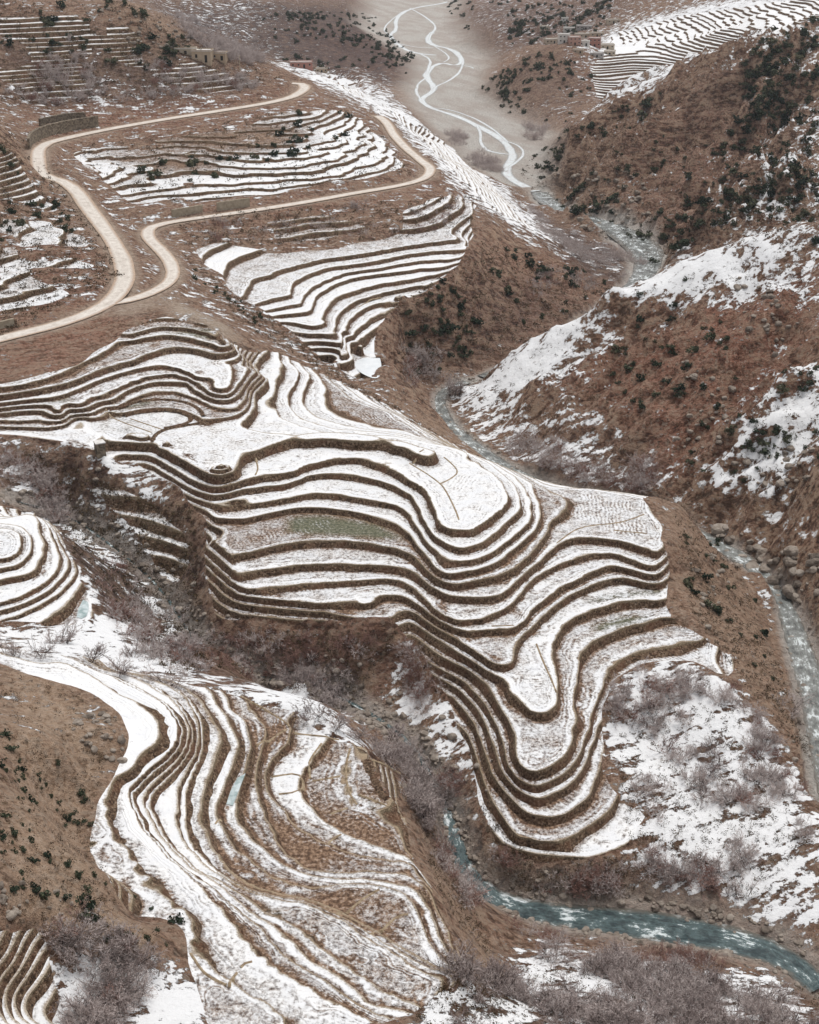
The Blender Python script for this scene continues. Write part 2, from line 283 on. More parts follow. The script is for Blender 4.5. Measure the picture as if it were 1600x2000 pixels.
# ---- rivers: centre lines (pixel, height, half width in metres)
RIVER = [(925,742,.3,2.0),(880,752,.3,1.9),(855,778,.1,2.0),(868,815,0,2.1),(900,850,0,2.0),(950,887,0,2.0),(1010,927,0,2.6),(1100,962,0,2.6),(1200,980,0,2.6),(1300,1012,0,2.6),(1400,1062,0,2.6),(1475,1105,0,2.3),(1520,1150,0,1.6),(1540,1190,0,2.2),(1562,1260,0,2.8),(1588,1340,-.1,3.2),(1612,1440,-.3,3.6),(1650,1580,-.4,4.4)]
RIVER_MID = [(1055,375,0,5),(1070,395,0,5),(1110,415,0,4.6),(1170,432,0,6),(1225,455,0,8),(1262,490,0,8.5),(1268,520,.1,6),(1240,560,.2,4),(1190,606,.3,3.4),(1095,668,.3,3),(1000,716,.3,2.6),(925,742,.3,2.4)]
STREAM = [(20,975,24,.3),(130,1003,19,.3),(200,1050,16,.4),(300,1130,12.8,.4),(350,1200,10.4,.4),(400,1290,8.4,.4),(520,1325,6.8,.4),(650,1352,5.6,.45),(730,1395,4.8,.5),(800,1445,4,.6),(850,1530,2.9,.8),(885,1620,2,1.4),(903,1690,1.4,1.5),(945,1743,.7,1.9),(1020,1772,.4,2.2),(1120,1790,.2,2.9),(1250,1803,0,3.9),(1400,1826,-.2,3.5),(1500,1852,-.4,3.0),(1560,1885,-.6,2.4),(1640,1960,-.9,2.4)]
def wpath(P): return smooth_path([(*at(p[0], p[1], p[2]*1.0)[:2], p[2], p[3]) for p in P], 5.0)
W_RIVER, W_MID, W_STREAM = wpath(RIVER), wpath(RIVER_MID), wpath(STREAM)
BED = [(715,45),(745,-30),(900,-30),(872,28),(905,70),(938,112),(930,162),(960,205),(1000,228),(1072,262),(1062,312),(1066,375),(1040,372),(985,345),(935,325),(870,262),(800,190),(822,130),(790,95)]
for Pw, sl in ((W_RIVER, 1.4), (W_MID, 1.3), (W_STREAM, 1.2)):
    d, zv, hw = dist_poly(X, Y, Pw)
    bank = zv + 0.1 + np.maximum(d-hw, 0)*sl + 0.004*np.maximum(d-hw, 0)**2
    S = np.where(d < hw+14, np.minimum(S, bank), S)
    S = np.where(d < hw*1.6, np.maximum(np.minimum(S, zv+.5), zv-.2), S)
    S = np.where((d > hw*1.2) & (d < hw*3.2), np.maximum(S, zv+.12), S)
    S -= 0.75*(1-sstep(hw*.75, hw*1.25, d))

def inpoly(px, py, P):
    c = np.zeros(px.shape, bool)
    for (x1, y1), (x2, y2) in zip(P, P[1:]+P[:1]):
        if y1 == y2: continue
        c ^= ((y1 > py) != (y2 > py)) & (px < (x2-x1)*(py-y1)/(y2-y1)+x1)
    return c
def visible(Z, tol):                                          # seen from the viewpoint, or at most tol metres under the sight line
    el = (Z-CAM_H)/RR; mx = np.maximum.accumulate(el, 0)
    return (mx-el)*RR < tol
def blur(a, n):
    k = 2*n+1
    for ax in (0, 1):
        p = np.concatenate([np.repeat(a.take([0], ax), n+1, ax), a, np.repeat(a.take([-1], ax), n, ax)], ax)
        c = np.cumsum(p, ax)
        a = (c.take(range(k, c.shape[ax]), ax)-c.take(range(0, c.shape[ax]-k), ax))/k
    return a

PX, PY = project(X, Y, S); VIS = visible(S, 4.0)
# far gravel flat
fl = blur((inpoly(PX, PY, BED) & VIS).astype(float), 4); S = S*(1-np.clip(fl*1.5, 0, 1)) + 0.0*fl

# ---- roads
ROAD_MAIN = [(-60,676),(0,668),(60,652),(120,632),(180,608),(225,582),(245,550),(243,515),(225,475),(195,437),(160,395),(125,360),(92,335),(70,308),(78,288),(115,275),(180,260),(260,243),(350,228),(440,215),(520,202),(570,190),(598,178),(592,166),(570,157)]
ROAD_LOW = [(215,590),(262,583),(310,568),(338,545),(338,520),(315,490),(288,462),(288,446),(320,436),(400,423),(500,412),(600,393),(700,376),(780,362),(830,350),(845,336),(825,314),(795,290),(770,265),(755,240),(735,222)]
def march(px, py, Zg):                                        # where the sight line of a pixel meets the ground
    px, py = np.atleast_1d(np.asarray(px, float)), np.atleast_1d(np.asarray(py, float))
    dx, dy = (px-800)/FPX, (1000-py)/FPX
    vx, vy, vz = dx, CP+dy*SP, -SP+dy*CP
    a = np.arctan2(vx, vy); sl = vz/np.hypot(vx, vy)
    cf = np.clip((a+TH)/(2*TH)*(NT-1), 0, NT-1.001); c0 = cf.astype(int); ft = cf-c0
    out = []
    for i in range(len(px)):
        col = Zg[:, c0[i]]*(1-ft[i]) + Zg[:, c0[i]+1]*ft[i]
        g = (col-CAM_H) - sl[i]*rr
        j = np.argmax(g > 0)
        if j == 0: j = NR-1 if g[-1] <= 0 else 1
        t = g[j-1]/(g[j-1]-g[j]) if g[j] != g[j-1] else 0
        r = rr[j-1]+t*(rr[j]-rr[j-1])
        out.append((r*math.sin(a[i]), r*math.cos(a[i]), sl[i]*r+CAM_H))
    return np.array(out)
def ground(x, y, Zg):
    r = np.hypot(x, y); a = np.arctan2(x, y)
    i = np.clip(np.log(r/R0)/math.log(R1/R0)*(NR-1), 0, NR-1.001); j = np.clip((a+TH)/(2*TH)*(NT-1), 0, NT-1.001)
    i0, j0 = i.astype(int), j.astype(int); fi, fj = i-i0, j-j0
    return (Zg[i0, j0]*(1-fi)*(1-fj)+Zg[i0+1, j0]*fi*(1-fj)+Zg[i0, j0+1]*(1-fi)*fj+Zg[i0+1, j0+1]*fi*fj)
def road_path(P, hw):
    W = march([p[0] for p in P], [p[1] for p in P], S)
    W = smooth_path([(w[0], w[1], w[2], hw) for w in W], 4.5)
    z = np.array([w[2] for w in W]); zp = np.r_[[z[0]]*5, z, [z[-1]]*5]
    z = np.convolve(zp, np.ones(11)/11, 'valid')
    return [(w[0], w[1], zz, hw) for w, zz in zip(W, z)]
RP_MAIN, RP_LOW = road_path(ROAD_MAIN, 2.9), road_path(ROAD_LOW, 2.3)
RD = np.full(X.shape, 1e9)
for Pw in (RP_MAIN, RP_LOW):
    d, zv, hw = dist_poly(X, Y, Pw); RD = np.minimum(RD, d-hw)
    S = S*sstep(hw+.8, hw+5, d) + (zv-.22)*(1-sstep(hw+.8, hw+5, d))
PX, PY = project(X, Y, S); VIS = visible(S, 4.0)

# ---- terraced areas (outlines in photo pixels)
AREAS = [
 ('spur', [(-150,775),(0,748),(150,700),(255,630),(330,612),(400,625),(440,655),(480,672),(540,675),(620,722),(700,757),(790,812),(860,847),(950,895),(1060,940),(1180,953),(1275,972),(1318,1050),(1320,1130),(1314,1200),(1370,1222),(1440,1290),(1435,1330),(1330,1292),(1260,1292),(1215,1330),(1185,1400),(1190,1480),(1215,1560),(1275,1590),(1240,1665),(1130,1705),(1050,1705),(960,1660),(915,1570),(905,1480),(880,1400),(830,1320),(800,1250),(780,1225),(580,1235),(400,1230),(385,1150),(385,1030),(330,965),(260,912),(180,905),(100,868),(0,862),(-150,865)]),
 ('upper', [(350,485),(395,470),(450,465),(560,485),(640,475),(760,455),(780,400),(880,372),(960,400),(935,440),(935,490),(900,545),(840,585),(780,630),(752,660),(754,745),(700,748),(640,718),(560,655),(480,592),(420,548)]),
 ('left', [(-120,985),(0,985),(80,985),(130,1030),(150,1100),(200,1160),(190,1215),(90,1227),(-120,1225)]),
 ('fore', [(-120,1245),(0,1255),(150,1275),(330,1325),(450,1345),(560,1375),(690,1450),(785,1505),(803,1600),(832,1700),(885,1800),(922,1890),(905,1930),(760,2005),(400,2015),(350,1860),(340,1800),(240,1790),(165,1650),(190,1540),(230,1470),(230,1400),(150,1350),(0,1290),(-120,1280)]),
 ('roadside', [(120,300),(140,290),(400,255),(560,220),(650,205),(715,228),(785,300),(815,328),(700,360),(480,392),(340,395),(250,410),(180,350)]),
 ('hilltop', [(-120,30),(0,20),(200,20),(330,75),(400,118),(555,165),(420,190),(200,208),(60,235),(0,225),(-120,240)]),
 ('leftmid', [(-120,250),(30,265),(55,330),(120,400),(180,455),(215,510),(190,560),(100,598),(0,618),(-120,650)]),
 ('flank', [(560,125),(680,150),(800,230),(900,290),(960,350),(1050,450),(1090,478),(1010,440),(940,400),(875,330),(800,262),(755,215),(640,170)]),
 ('plateau', [(1190,62),(1350,22),(1720,-30),(1720,20),(1450,83),(1300,150),(1200,200),(1150,200),(1130,125)]),
 ('underroad', [(350,435),(480,425),(620,402),(800,372),(770,410),(750,450),(640,470),(560,480),(450,460),(390,465)]),
 ('gullyside', [(60,880),(180,912),(300,960),(375,1030),(388,1220),(340,1190),(280,1080),(180,985),(80,930)]),
 ('corner', [(-40,1800),(100,1800),(125,1900),(150,2010),(-40,2010)]),
]
STEP = {'roadside': 1.0, 'hilltop': 1.8, 'leftmid': 1.5, 'underroad': 1.6, 'gullyside': 2.6, 'plots': 1.5, 'flank': 1.6, 'plateau': 1.4, 'corner': 1.3}
WALLW = {'spur': .62, 'upper': .6, 'left': .75, 'fore': 1.15, 'roadside': .9, 'hilltop': 1.5, 'leftmid': .9, 'underroad': 1.4, 'gullyside': 1.3, 'plots': .55, 'flank': .7, 'plateau': .8, 'corner': .5}
BROKEN = {'hilltop': -.30, 'leftmid': -.34, 'underroad': -.2, 'gullyside': -.10, 'roadside': -.6, 'plots': .02}
PATCH = fbm(X, Y*1.6, 26, 3, 91)
JX, JY = 16*fbm(X, Y, 7, 3, 71), 12*fbm(X, Y, 7, 3, 72)
AREA = np.full(X.shape, -1); M = np.zeros(X.shape)
for i, (nm, P) in enumerate(AREAS):
    m = inpoly(PX+JX, PY+JY, P) & VIS & (AREA < 0) & (RD > 2.0)
    if nm in BROKEN: m &= PATCH > BROKEN[nm]
    b = np.clip(blur(m.astype(float), 3)*2-1, 0, 1); AREA[m] = i; M = np.where(m, b, M)
LEVELS = []; WN = .95+.75*fbm(X, Y, 7, 3, 77)+.25*fbm(X, Y, 30, 2, 79)
gr = np.hypot(np.gradient(S, axis=0)/np.gradient(RR, axis=0), np.gradient(S, axis=1)/(RR*(th[1]-th[0])))
auto = np.isin(AREA, [i for i, (nm, _) in enumerate(AREAS) if nm not in CONT])
S = S + M*np.clip(blur(gr, 2)/.3-.25, 0, 1)*np.maximum(0.22*fbm(X, Y, 4.0, 3, 5) + .22*fbm(X, Y, 16.0, 2, 8)+.08, -.08) + M*auto*(.75*fbm(X, Y, 11, 3, 51)+.8*fbm(X, Y, 38, 2, 57)*np.clip(RR/450, .4, 2))
MIDW = blur((inpoly(PX, PY, [(380,1700),(470,1715),(560,1745),(700,1790),(850,1880),(940,1900),(900,2020),(300,2020),(330,1800)]) & VIS).astype(float), 9)
U = np.zeros(X.shape); GU = np.ones(X.shape); Wd = np.full(X.shape, .3)
dSr = np.gradient(S, axis=0)/np.gradient(RR, axis=0); dSt = np.gradient(S, axis=1)/(RR*(th[1]-th[0])); G = blur(np.hypot(dSr, dSt), 2)
for i, (nm, P) in enumerate(AREAS):
    if nm in CONT: lv = sorted({round(z*ZS, 3) for z, _ in CONT[nm]} | {round(z*ZS, 3) for z in MIDLEVELS.get(nm, [])})
    else: lv = [0.0]
    st = STEP.get(nm, 1.6); rs = random.Random(i)
    while lv[0] > -6: lv.insert(0, lv[0]-st*rs.uniform(.8, 1.2))
    while lv[-1] < 130: lv.append(lv[-1]+st*rs.uniform(.7, 1.3))
    lv = np.array(lv); LEVELS.append(lv); m = AREA == i
    U[m] = np.interp(S[m], lv, np.arange(len(lv)))
    for z in MIDLEVELS.get(nm, []):                           # half steps that run out into the wall above
        k = int(np.argmin(abs(lv-z*ZS))); a_, b_ = lv[k-1], lv[k+1]; sel = m & (S >= a_) & (S < b_)
        t = (S[sel]-a_)/(b_-a_); mf = .5*MIDW[sel]+.80*(1-MIDW[sel])
        U[sel] = k-1+np.where(t < mf, t/mf, 1+(t-mf)/(1-mf))
    GU[m] = G[m]/np.interp(S[m], lv[:-1], np.diff(lv))
    Wd[m] = np.clip(WALLW[nm]*G[m]/st*WN[m], .10, .66)
def tstep(u, w, area, s):                                     # stepped height
    t = s.copy()
    for i, lv in enumerate(LEVELS):
        m = area == i
        if not m.any(): continue
        k = np.clip(np.floor(u[m]+1e-5).astype(int), 0, len(lv)-2); f = np.clip(u[m]-k, 0, 1); ww = w[m]
        dz = lv[k+1]-lv[k]; tilt = .10*dz
        t[m] = np.where(f < 1-ww, lv[k]+tilt*f/(1-ww), lv[k]+tilt+(dz-tilt)*(f-(1-ww))/ww)
    return t

# ---- rough ground outside the terraces
def painted(items, base, soft=5):
    a = np.full(X.shape, base, float)
    for v, P in items:
        m = blur((inpoly(PX, PY, P) & VIS).astype(float), soft); a = a*(1-m)+v*m
    return a
ROUGH = painted([
 (1.5, [(880,760),(1200,560),(1600,430),(1600,1150),(1480,1150),(1300,960),(1100,900)]),
 (1.5, [(1000,330),(1200,200),(1450,85),(1600,20),(1600,440),(1280,530),(1050,400)]),
 (1.3, [(780,640),(940,480),(1000,480),(1200,560),(1000,690),(860,740),(780,740)]),
 (1.0, [(930,160),(1070,90),(1180,130),(1080,250)]),
 (1.6, [(400,1235),(780,1225),(800,1290),(700,1380),(400,1300)]),
 (.25, [(0,1400),(160,1640),(250,1790),(350,1850),(0,1800)]),
 (.9, [(1320,1000),(1420,1050),(1600,1500),(1520,1420),(1400,1300)]),
 ], .55)
ROUGH *= sstep(.5, 5, RD)*(1-np.clip(fl*1.4, 0, 1))
ROUGH *= sstep(60, 110, RR)
dw, _, hw_ = dist_poly(X, Y, W_STREAM); ROUGH *= sstep(.6, 2.2, dw/np.maximum(hw_, 1))
dw, _, hw_ = dist_poly(X, Y, W_RIVER); ROUGH *= sstep(.8, 2.0, dw/hw_)
dw, _, hw_ = dist_poly(X, Y, W_MID); ROUGH *= sstep(.8, 2.0, dw/hw_)
sk = (X*.8+Y*.35)                                             # tilted rock beds on the east side
NOI = 1.5*fbm(X, Y, 24, 4, 11, .58, True) + .7*fbm(X, Y, 5.5, 3, 23, .6) + .4*fbm(X, Y, 2.2, 2, 29, .6)
BA, BB = (.88*X+.47*Y)*.22, -.47*X+.88*Y
def ledges(n, k):                                             # flat shelves and short cliffs
    q = n*k; f = np.floor(q); return (f+sstep(.62, 1.0, q-f))/k
BW = 5*fbm(X, Y, 30, 3, 61)
BEDS = -1.6+4.2*ledges(fbm(BA+BW*.1, BB+BW, 26, 3, 41, .5, True), 3.5) + 2.4*fbm(X, Y, 48, 3, 47, .55, True) + 1.3*ledges(fbm(BA*1.6, BB+BW, 8, 2, 49, .6, True), 2.5)
EASTM = painted([(1.5, [(880,760),(1200,560),(1600,430),(1600,1150),(1480,1150),(1300,960),(1100,900)]), (1.9, [(1000,330),(1200,200),(1450,85),(1600,20),(1600,440),(1280,530),(1050,400)]), (.25, [(880,770),(1000,682),(1200,570),(1350,500),(1600,435),(1600,530),(1430,590),(1250,640),(1110,715),(960,800)])], 0)
FARM = sstep(820, 1050, RR)*(1-np.clip(blur(fl, 6)*3, 0, 1))*(1-blur(inpoly(PX, PY, [(1100,40),(1700,-60),(1700,60),(1300,150),(1180,210),(1090,140)]).astype(float), 5))
BASE = S + (1-M)*FARM*(9*fbm(X, Y*.6, 95, 4, 101, .55, True)+3*fbm(X, Y*.6, 24, 3, 103, .6)) + (1-M)*ROUGH*(NOI*np.clip(RR/420, .5, 1.5)+EASTM*BEDS*np.clip(RR/420, .6, 1.5))
ZF = np.where(M > 0, BASE*(1-M)+M*tstep(U.ravel(), Wd.ravel(), AREA.ravel(), S.ravel()).reshape(X.shape), BASE)
PX, PY = project(X, Y, ZF); VIS = visible(ZF, 3.0)
# ------------------------------------------------------------------ what lies on the ground (kept per point of the surface)
SNOW = painted([
 (.30, [(0,0),(300,0),(600,160),(560,200),(60,240),(0,240)]),
 (.50, [(0,120),(180,110),(420,150),(540,165),(420,195),(150,215),(0,215)]),
 (.2, [(180,0),(330,20),(420,100),(340,110),(200,60)]),
 (.42, [(330,30),(300,0),(560,0),(520,60),(420,70)]),
 (.18, [(560,0),(760,0),(820,130),(700,160),(560,100)]),
 (.85, [(540,125),(680,145),(800,225),(900,285),(960,345),(1050,440),(1090,480),(1000,440),(930,395),(860,330),(800,262),(740,210),(620,165)]),
 (.92, [(1170,70),(1350,15),(1600,-20),(1600,35),(1450,83),(1300,150),(1200,205),(1130,215),(1160,130)]),
 (.15, [(930,160),(1060,80),(1160,130),(1120,210),(1080,250)]),
 (.25, [(1000,330),(1200,205),(1450,85),(1500,70),(1500,300),(1280,500),(1050,400)]),
 (.55, [(1460,85),(1600,25),(1600,330),(1500,330),(1540,200)]),
 (.66, [(1440,250),(1600,200),(1600,330),(1500,360)]),
 (.75, [(1330,480),(1450,400),(1600,330),(1600,400),(1400,480)]),
 (1.0, [(880,770),(1000,685),(1200,575),(1350,505),(1600,445),(1600,540),(1450,600),(1250,650),(1120,720),(960,800)]),
 (.62, [(900,800),(1000,780),(1080,770),(1200,800),(1280,890),(1270,960),(1100,910),(960,870)]),
 (.20, [(1060,760),(1200,665),(1330,600),(1480,560),(1500,640),(1440,800),(1300,900),(1260,830),(1140,745)]),
 (1.05, [(1290,970),(1400,880),(1480,770),(1600,690),(1600,900),(1450,960),(1330,1000)]),
 (.82, [(1330,1000),(1600,930),(1600,1080),(1480,1080)]),
 (.36, [(1540,500),(1600,480),(1600,640),(1500,790),(1340,950),(1290,960),(1290,920),(1420,800),(1520,660)]),
 (.14, [(1300,980),(1340,990),(1420,1060),(1480,1140),(1600,1480),(1590,1540),(1500,1400),(1330,1200),(1310,1100)]),
 (.50, [(1480,1120),(1600,1100),(1600,1500),(1540,1340)]),
 (.74, [(70,880),(190,880),(330,970),(400,1150),(395,1290),(330,1330),(200,1240),(150,1100),(90,1000)]),
 (.46, [(200,1000),(300,1050),(380,1250),(330,1260),(230,1150)]),
 (.10, [(400,1240),(560,1240),(780,1235),(790,1290),(700,1390),(620,1320),(400,1310)]),
 (.72, [(780,1230),(850,1290),(960,1500),(920,1620),(860,1500),(780,1400),(720,1380)]),
 (.86, [(0,1225),(200,1230),(400,1340),(560,1345),(700,1420),(800,1510),(760,1500),(560,1380),(330,1325),(0,1262)]),
 (.72, [(1180,1380),(1260,1300),(1440,1330),(1560,1500),(1600,1600),(1600,1850),(1500,1800),(1200,1760),(1240,1660),(1270,1580),(1200,1500)]),
 (.55, [(920,1600),(1060,1700),(1240,1670),(1260,1750),(1000,1740)]),
 (.05, [(0,1480),(100,1480),(240,1700),(340,1800),(350,1880),(240,1880),(140,1800),(0,1800)]),
 (.24, [(0,1300),(150,1350),(240,1400),(230,1480),(150,1560),(0,1480)]),
 (.85, [(90,1800),(180,1800),(290,1890),(380,1900),(480,2010),(100,2010)]),
 (.66, [(880,1890),(1100,1850),(1300,1880),(1600,1940),(1600,2010),(780,2010)]),
 (.10, [(790,1510),(830,1600),(900,1750),(980,1900),(930,1900),(860,1750),(800,1620)]),
 (.48, [(350,490),(420,545),(560,655),(700,752),(660,745),(500,650),(380,570)]),
 (.30, [(360,400),(700,395),(900,390),(920,440),(560,480),(380,470)]),
 (.34, [(0,420),(130,420),(220,480),(230,540),(120,600),(0,610)]),
 (.06, [(0,670),(230,600),(330,580),(300,620),(230,660),(120,720),(0,745)]),
 (.10, [(930,470),(1100,500),(1220,560),(1000,690),(860,740),(770,740),(780,650),(900,560)]),
 (.6, [(960,420),(1090,470),(1080,500),(1000,470)]),
 ], .36, 8)
dd, zz_, hh_ = dist_poly(X, Y, W_RIVER); SNOW *= sstep(1.0, 2.2, dd/hh_)
dd, zz_, hh_ = dist_poly(X, Y, W_STREAM); WET = 1-sstep(1.0, 3.0, dd/np.maximum(hh_, 1.5)); SNOW *= 1-.55*WET*(1-sstep(1.2, 2.6, dd/np.maximum(hh_, 1.5)))
dd, zz_, hh_ = dist_poly(X, Y, W_MID); SNOW *= sstep(1.0, 2.0, dd/hh_)
SNOW *= sstep(.2, 3.0, RD)*.9+.1
SNOW *= 1-np.clip(fl*2, 0, 1)
TSNOW = painted([                                             # snow on the terrace fields
 (.68, AREAS[1][1]), (.76, AREAS[2][1]), (.58, AREAS[3][1]), (.64, AREAS[4][1]), (.66, AREAS[5][1]), (.66, AREAS[6][1]), (.80, AREAS[7][1]), (.84, AREAS[8][1]), (.42, AREAS[9][1]), (.66, AREAS[10][1]), (.9, AREAS[11][1]),
 (.8, [(560,320),(640,270),(720,240),(810,320),(700,355),(420,385),(340,385),(420,340)]),
 (.30, [(160,290),(330,260),(560,240),(600,270),(400,330),(250,330)]),
 (.90, [(0,1290),(300,1330),(430,1440),(400,1600),(460,1720),(400,1740),(250,1650),(200,1500)]),
 (.36, [(600,1590),(760,1600),(790,1680),(560,1700),(520,1600)]),
 (.15, [(560,1735),(640,1730),(780,1745),(720,1790),(650,1780)]), (.3, [(660,1780),(800,1745),(815,1850),(720,1820)]),
 (.12, [(410,1590),(440,1620),(500,1695),(600,1740),(560,1752),(480,1730),(420,1660)]),
 (.3, [(500,1430),(560,1410),(600,1440),(520,1490)]),
 (.62, [(660,770),(700,775),(745,815),(690,805)]),
 ], .60)
GREEN = painted([(1, [(560,1012),(640,1008),(740,1025),(790,1055),(700,1048),(560,1040)]), (1, [(1130,1185),(1180,1160),(1300,1150),(1300,1160),(1200,1170)]), (1, [(1150,1225),(1200,1205),(1280,1203),(1270,1216),(1180,1235)]),
 (1, [(205,795),(240,810),(280,835),(230,820)]), (.9, [(230,790),(300,780),(300,790),(240,800)]), (.9, [(80,790),(140,775),(130,785)]), (.9, [(185,820),(265,842),(250,848)]), (.9, [(330,640),(420,645),(430,665),(350,655)]),
 (.8, [(700,1555),(740,1580),(790,1620),(770,1610)]), (.8, [(510,1770),(550,1785),(550,1795)])], 0, 1)
RED = painted([
 (.9, [(1050,770),(1200,660),(1330,600),(1500,560),(1600,500),(1600,690),(1420,860),(1290,960),(1240,830),(1140,745)]),
 (.6, [(1200,300),(1320,200),(1450,180),(1480,320),(1350,470),(1250,440)]),
 (.7, [(0,660),(230,590),(260,630),(120,720),(0,745)]), (.75, [(60,215),(420,190),(570,170),(600,190),(420,240),(80,275)]),
 (.6, [(300,410),(600,380),(850,345),(900,370),(700,400),(400,440)]), (.5, [(780,640),(940,470),(1100,500),(1200,560),(1000,690),(780,740)]),
 (.8, [(560,60),(760,60),(830,130),(700,160)]), (.5, [(850,0),(1180,0),(1150,60),(1000,90),(950,110)]), (.7, [(1100,90),(1200,130),(1190,180),(1130,180)]),
 (.9, [(400,1250),(780,1240),(780,1290),(680,1370),(400,1300)]), (.55, [(0,420),(240,520),(200,620),(0,660)]), (.5, [(600,195),(700,215),(720,260),(500,290),(250,260)]),
 ], .25)
TAN = painted([
 (1., [(0,1290),(150,1350),(240,1400),(230,1480),(160,1620),(250,1790),(350,1850),(240,1890),(0,1800)]),
 (.8, [(785,1505),(830,1600),(900,1750),(980,1900),(930,1900),(860,1750),(800,1620)]),
 (.6, [(1280,970),(1340,990),(1420,1060),(1480,1140),(1600,1480),(1500,1400),(1330,1200)]),
 (.5, [(480,640),(700,745),(860,850),(960,900),(860,850),(700,760),(600,720)]), (.7, [(780,770),(960,900),(930,890),(780,810)]),
 (.5, [(900,740),(1200,580),(1350,510),(1200,620),(1000,740)]), (.5, [(950,340),(1100,320),(1200,330),(1200,430),(1060,400)]),
 (.5, [(200,0),(330,10),(420,100),(300,100)]),
 ], .2)
BRUSH = painted([                                             # ground thick with leafless brush
 (1.0, [(270,0),(760,0),(730,50),(825,130),(790,175),(640,150),(540,120),(420,90)]), (.75, [(860,0),(1210,0),(1190,50),(1060,85),(950,115)]), (.6, [(930,160),(1070,95),(1190,140),(1110,230),(1060,255)]),
 (.75, [(0,40),(180,70),(420,125),(540,165),(300,195),(0,205)]), (.95, [(850,225),(980,320),(970,340),(880,290)]), (.95, [(1020,395),(1090,440),(1270,510),(1270,550),(1180,560),(1060,470)]),
 (.85, [(0,860),(130,890),(250,960),(380,1060),(400,1300),(300,1320),(150,1110),(60,1000),(0,940)]), (.55, [(400,1240),(790,1235),(800,1290),(700,1390),(400,1320)]), (.6, [(790,640),(960,540),(1180,570),(1000,690),(860,745),(780,745)]),
 (.35, [(1010,330),(1300,165),(1600,30),(1600,440),(1280,520),(1060,400)]), (.7, [(1000,860),(1250,890),(1270,960),(1060,910)]), (.55, [(800,1500),(870,1560),(930,1760),(880,1760),(820,1620)]), (.5, [(900,1880),(1600,1930),(1600,2010),(780,2010)])], .10, 6)
SAND = painted([(1., [(330,585),(350,590),(460,645),(465,665),(430,660),(330,610)]), (.8, [(200,605),(300,585),(340,560),(345,580),(250,620)])], 0, 2)
SAND = np.maximum(SAND, .75*(1-sstep(.2, 2.6, RD)))
GRAV = np.clip(fl*1.6, 0, 1)
dd, zz_, hh_ = dist_poly(X, Y, W_RIVER); GRAV = np.maximum(GRAV, 1-sstep(1.1, 1.9, dd/hh_))
dd, zz_, hh_ = dist_poly(X, Y, W_MID); GRAV = np.maximum(GRAV, 1-sstep(1.1, 1.8, dd/hh_))
GRAV = np.maximum(GRAV, WET*.6)

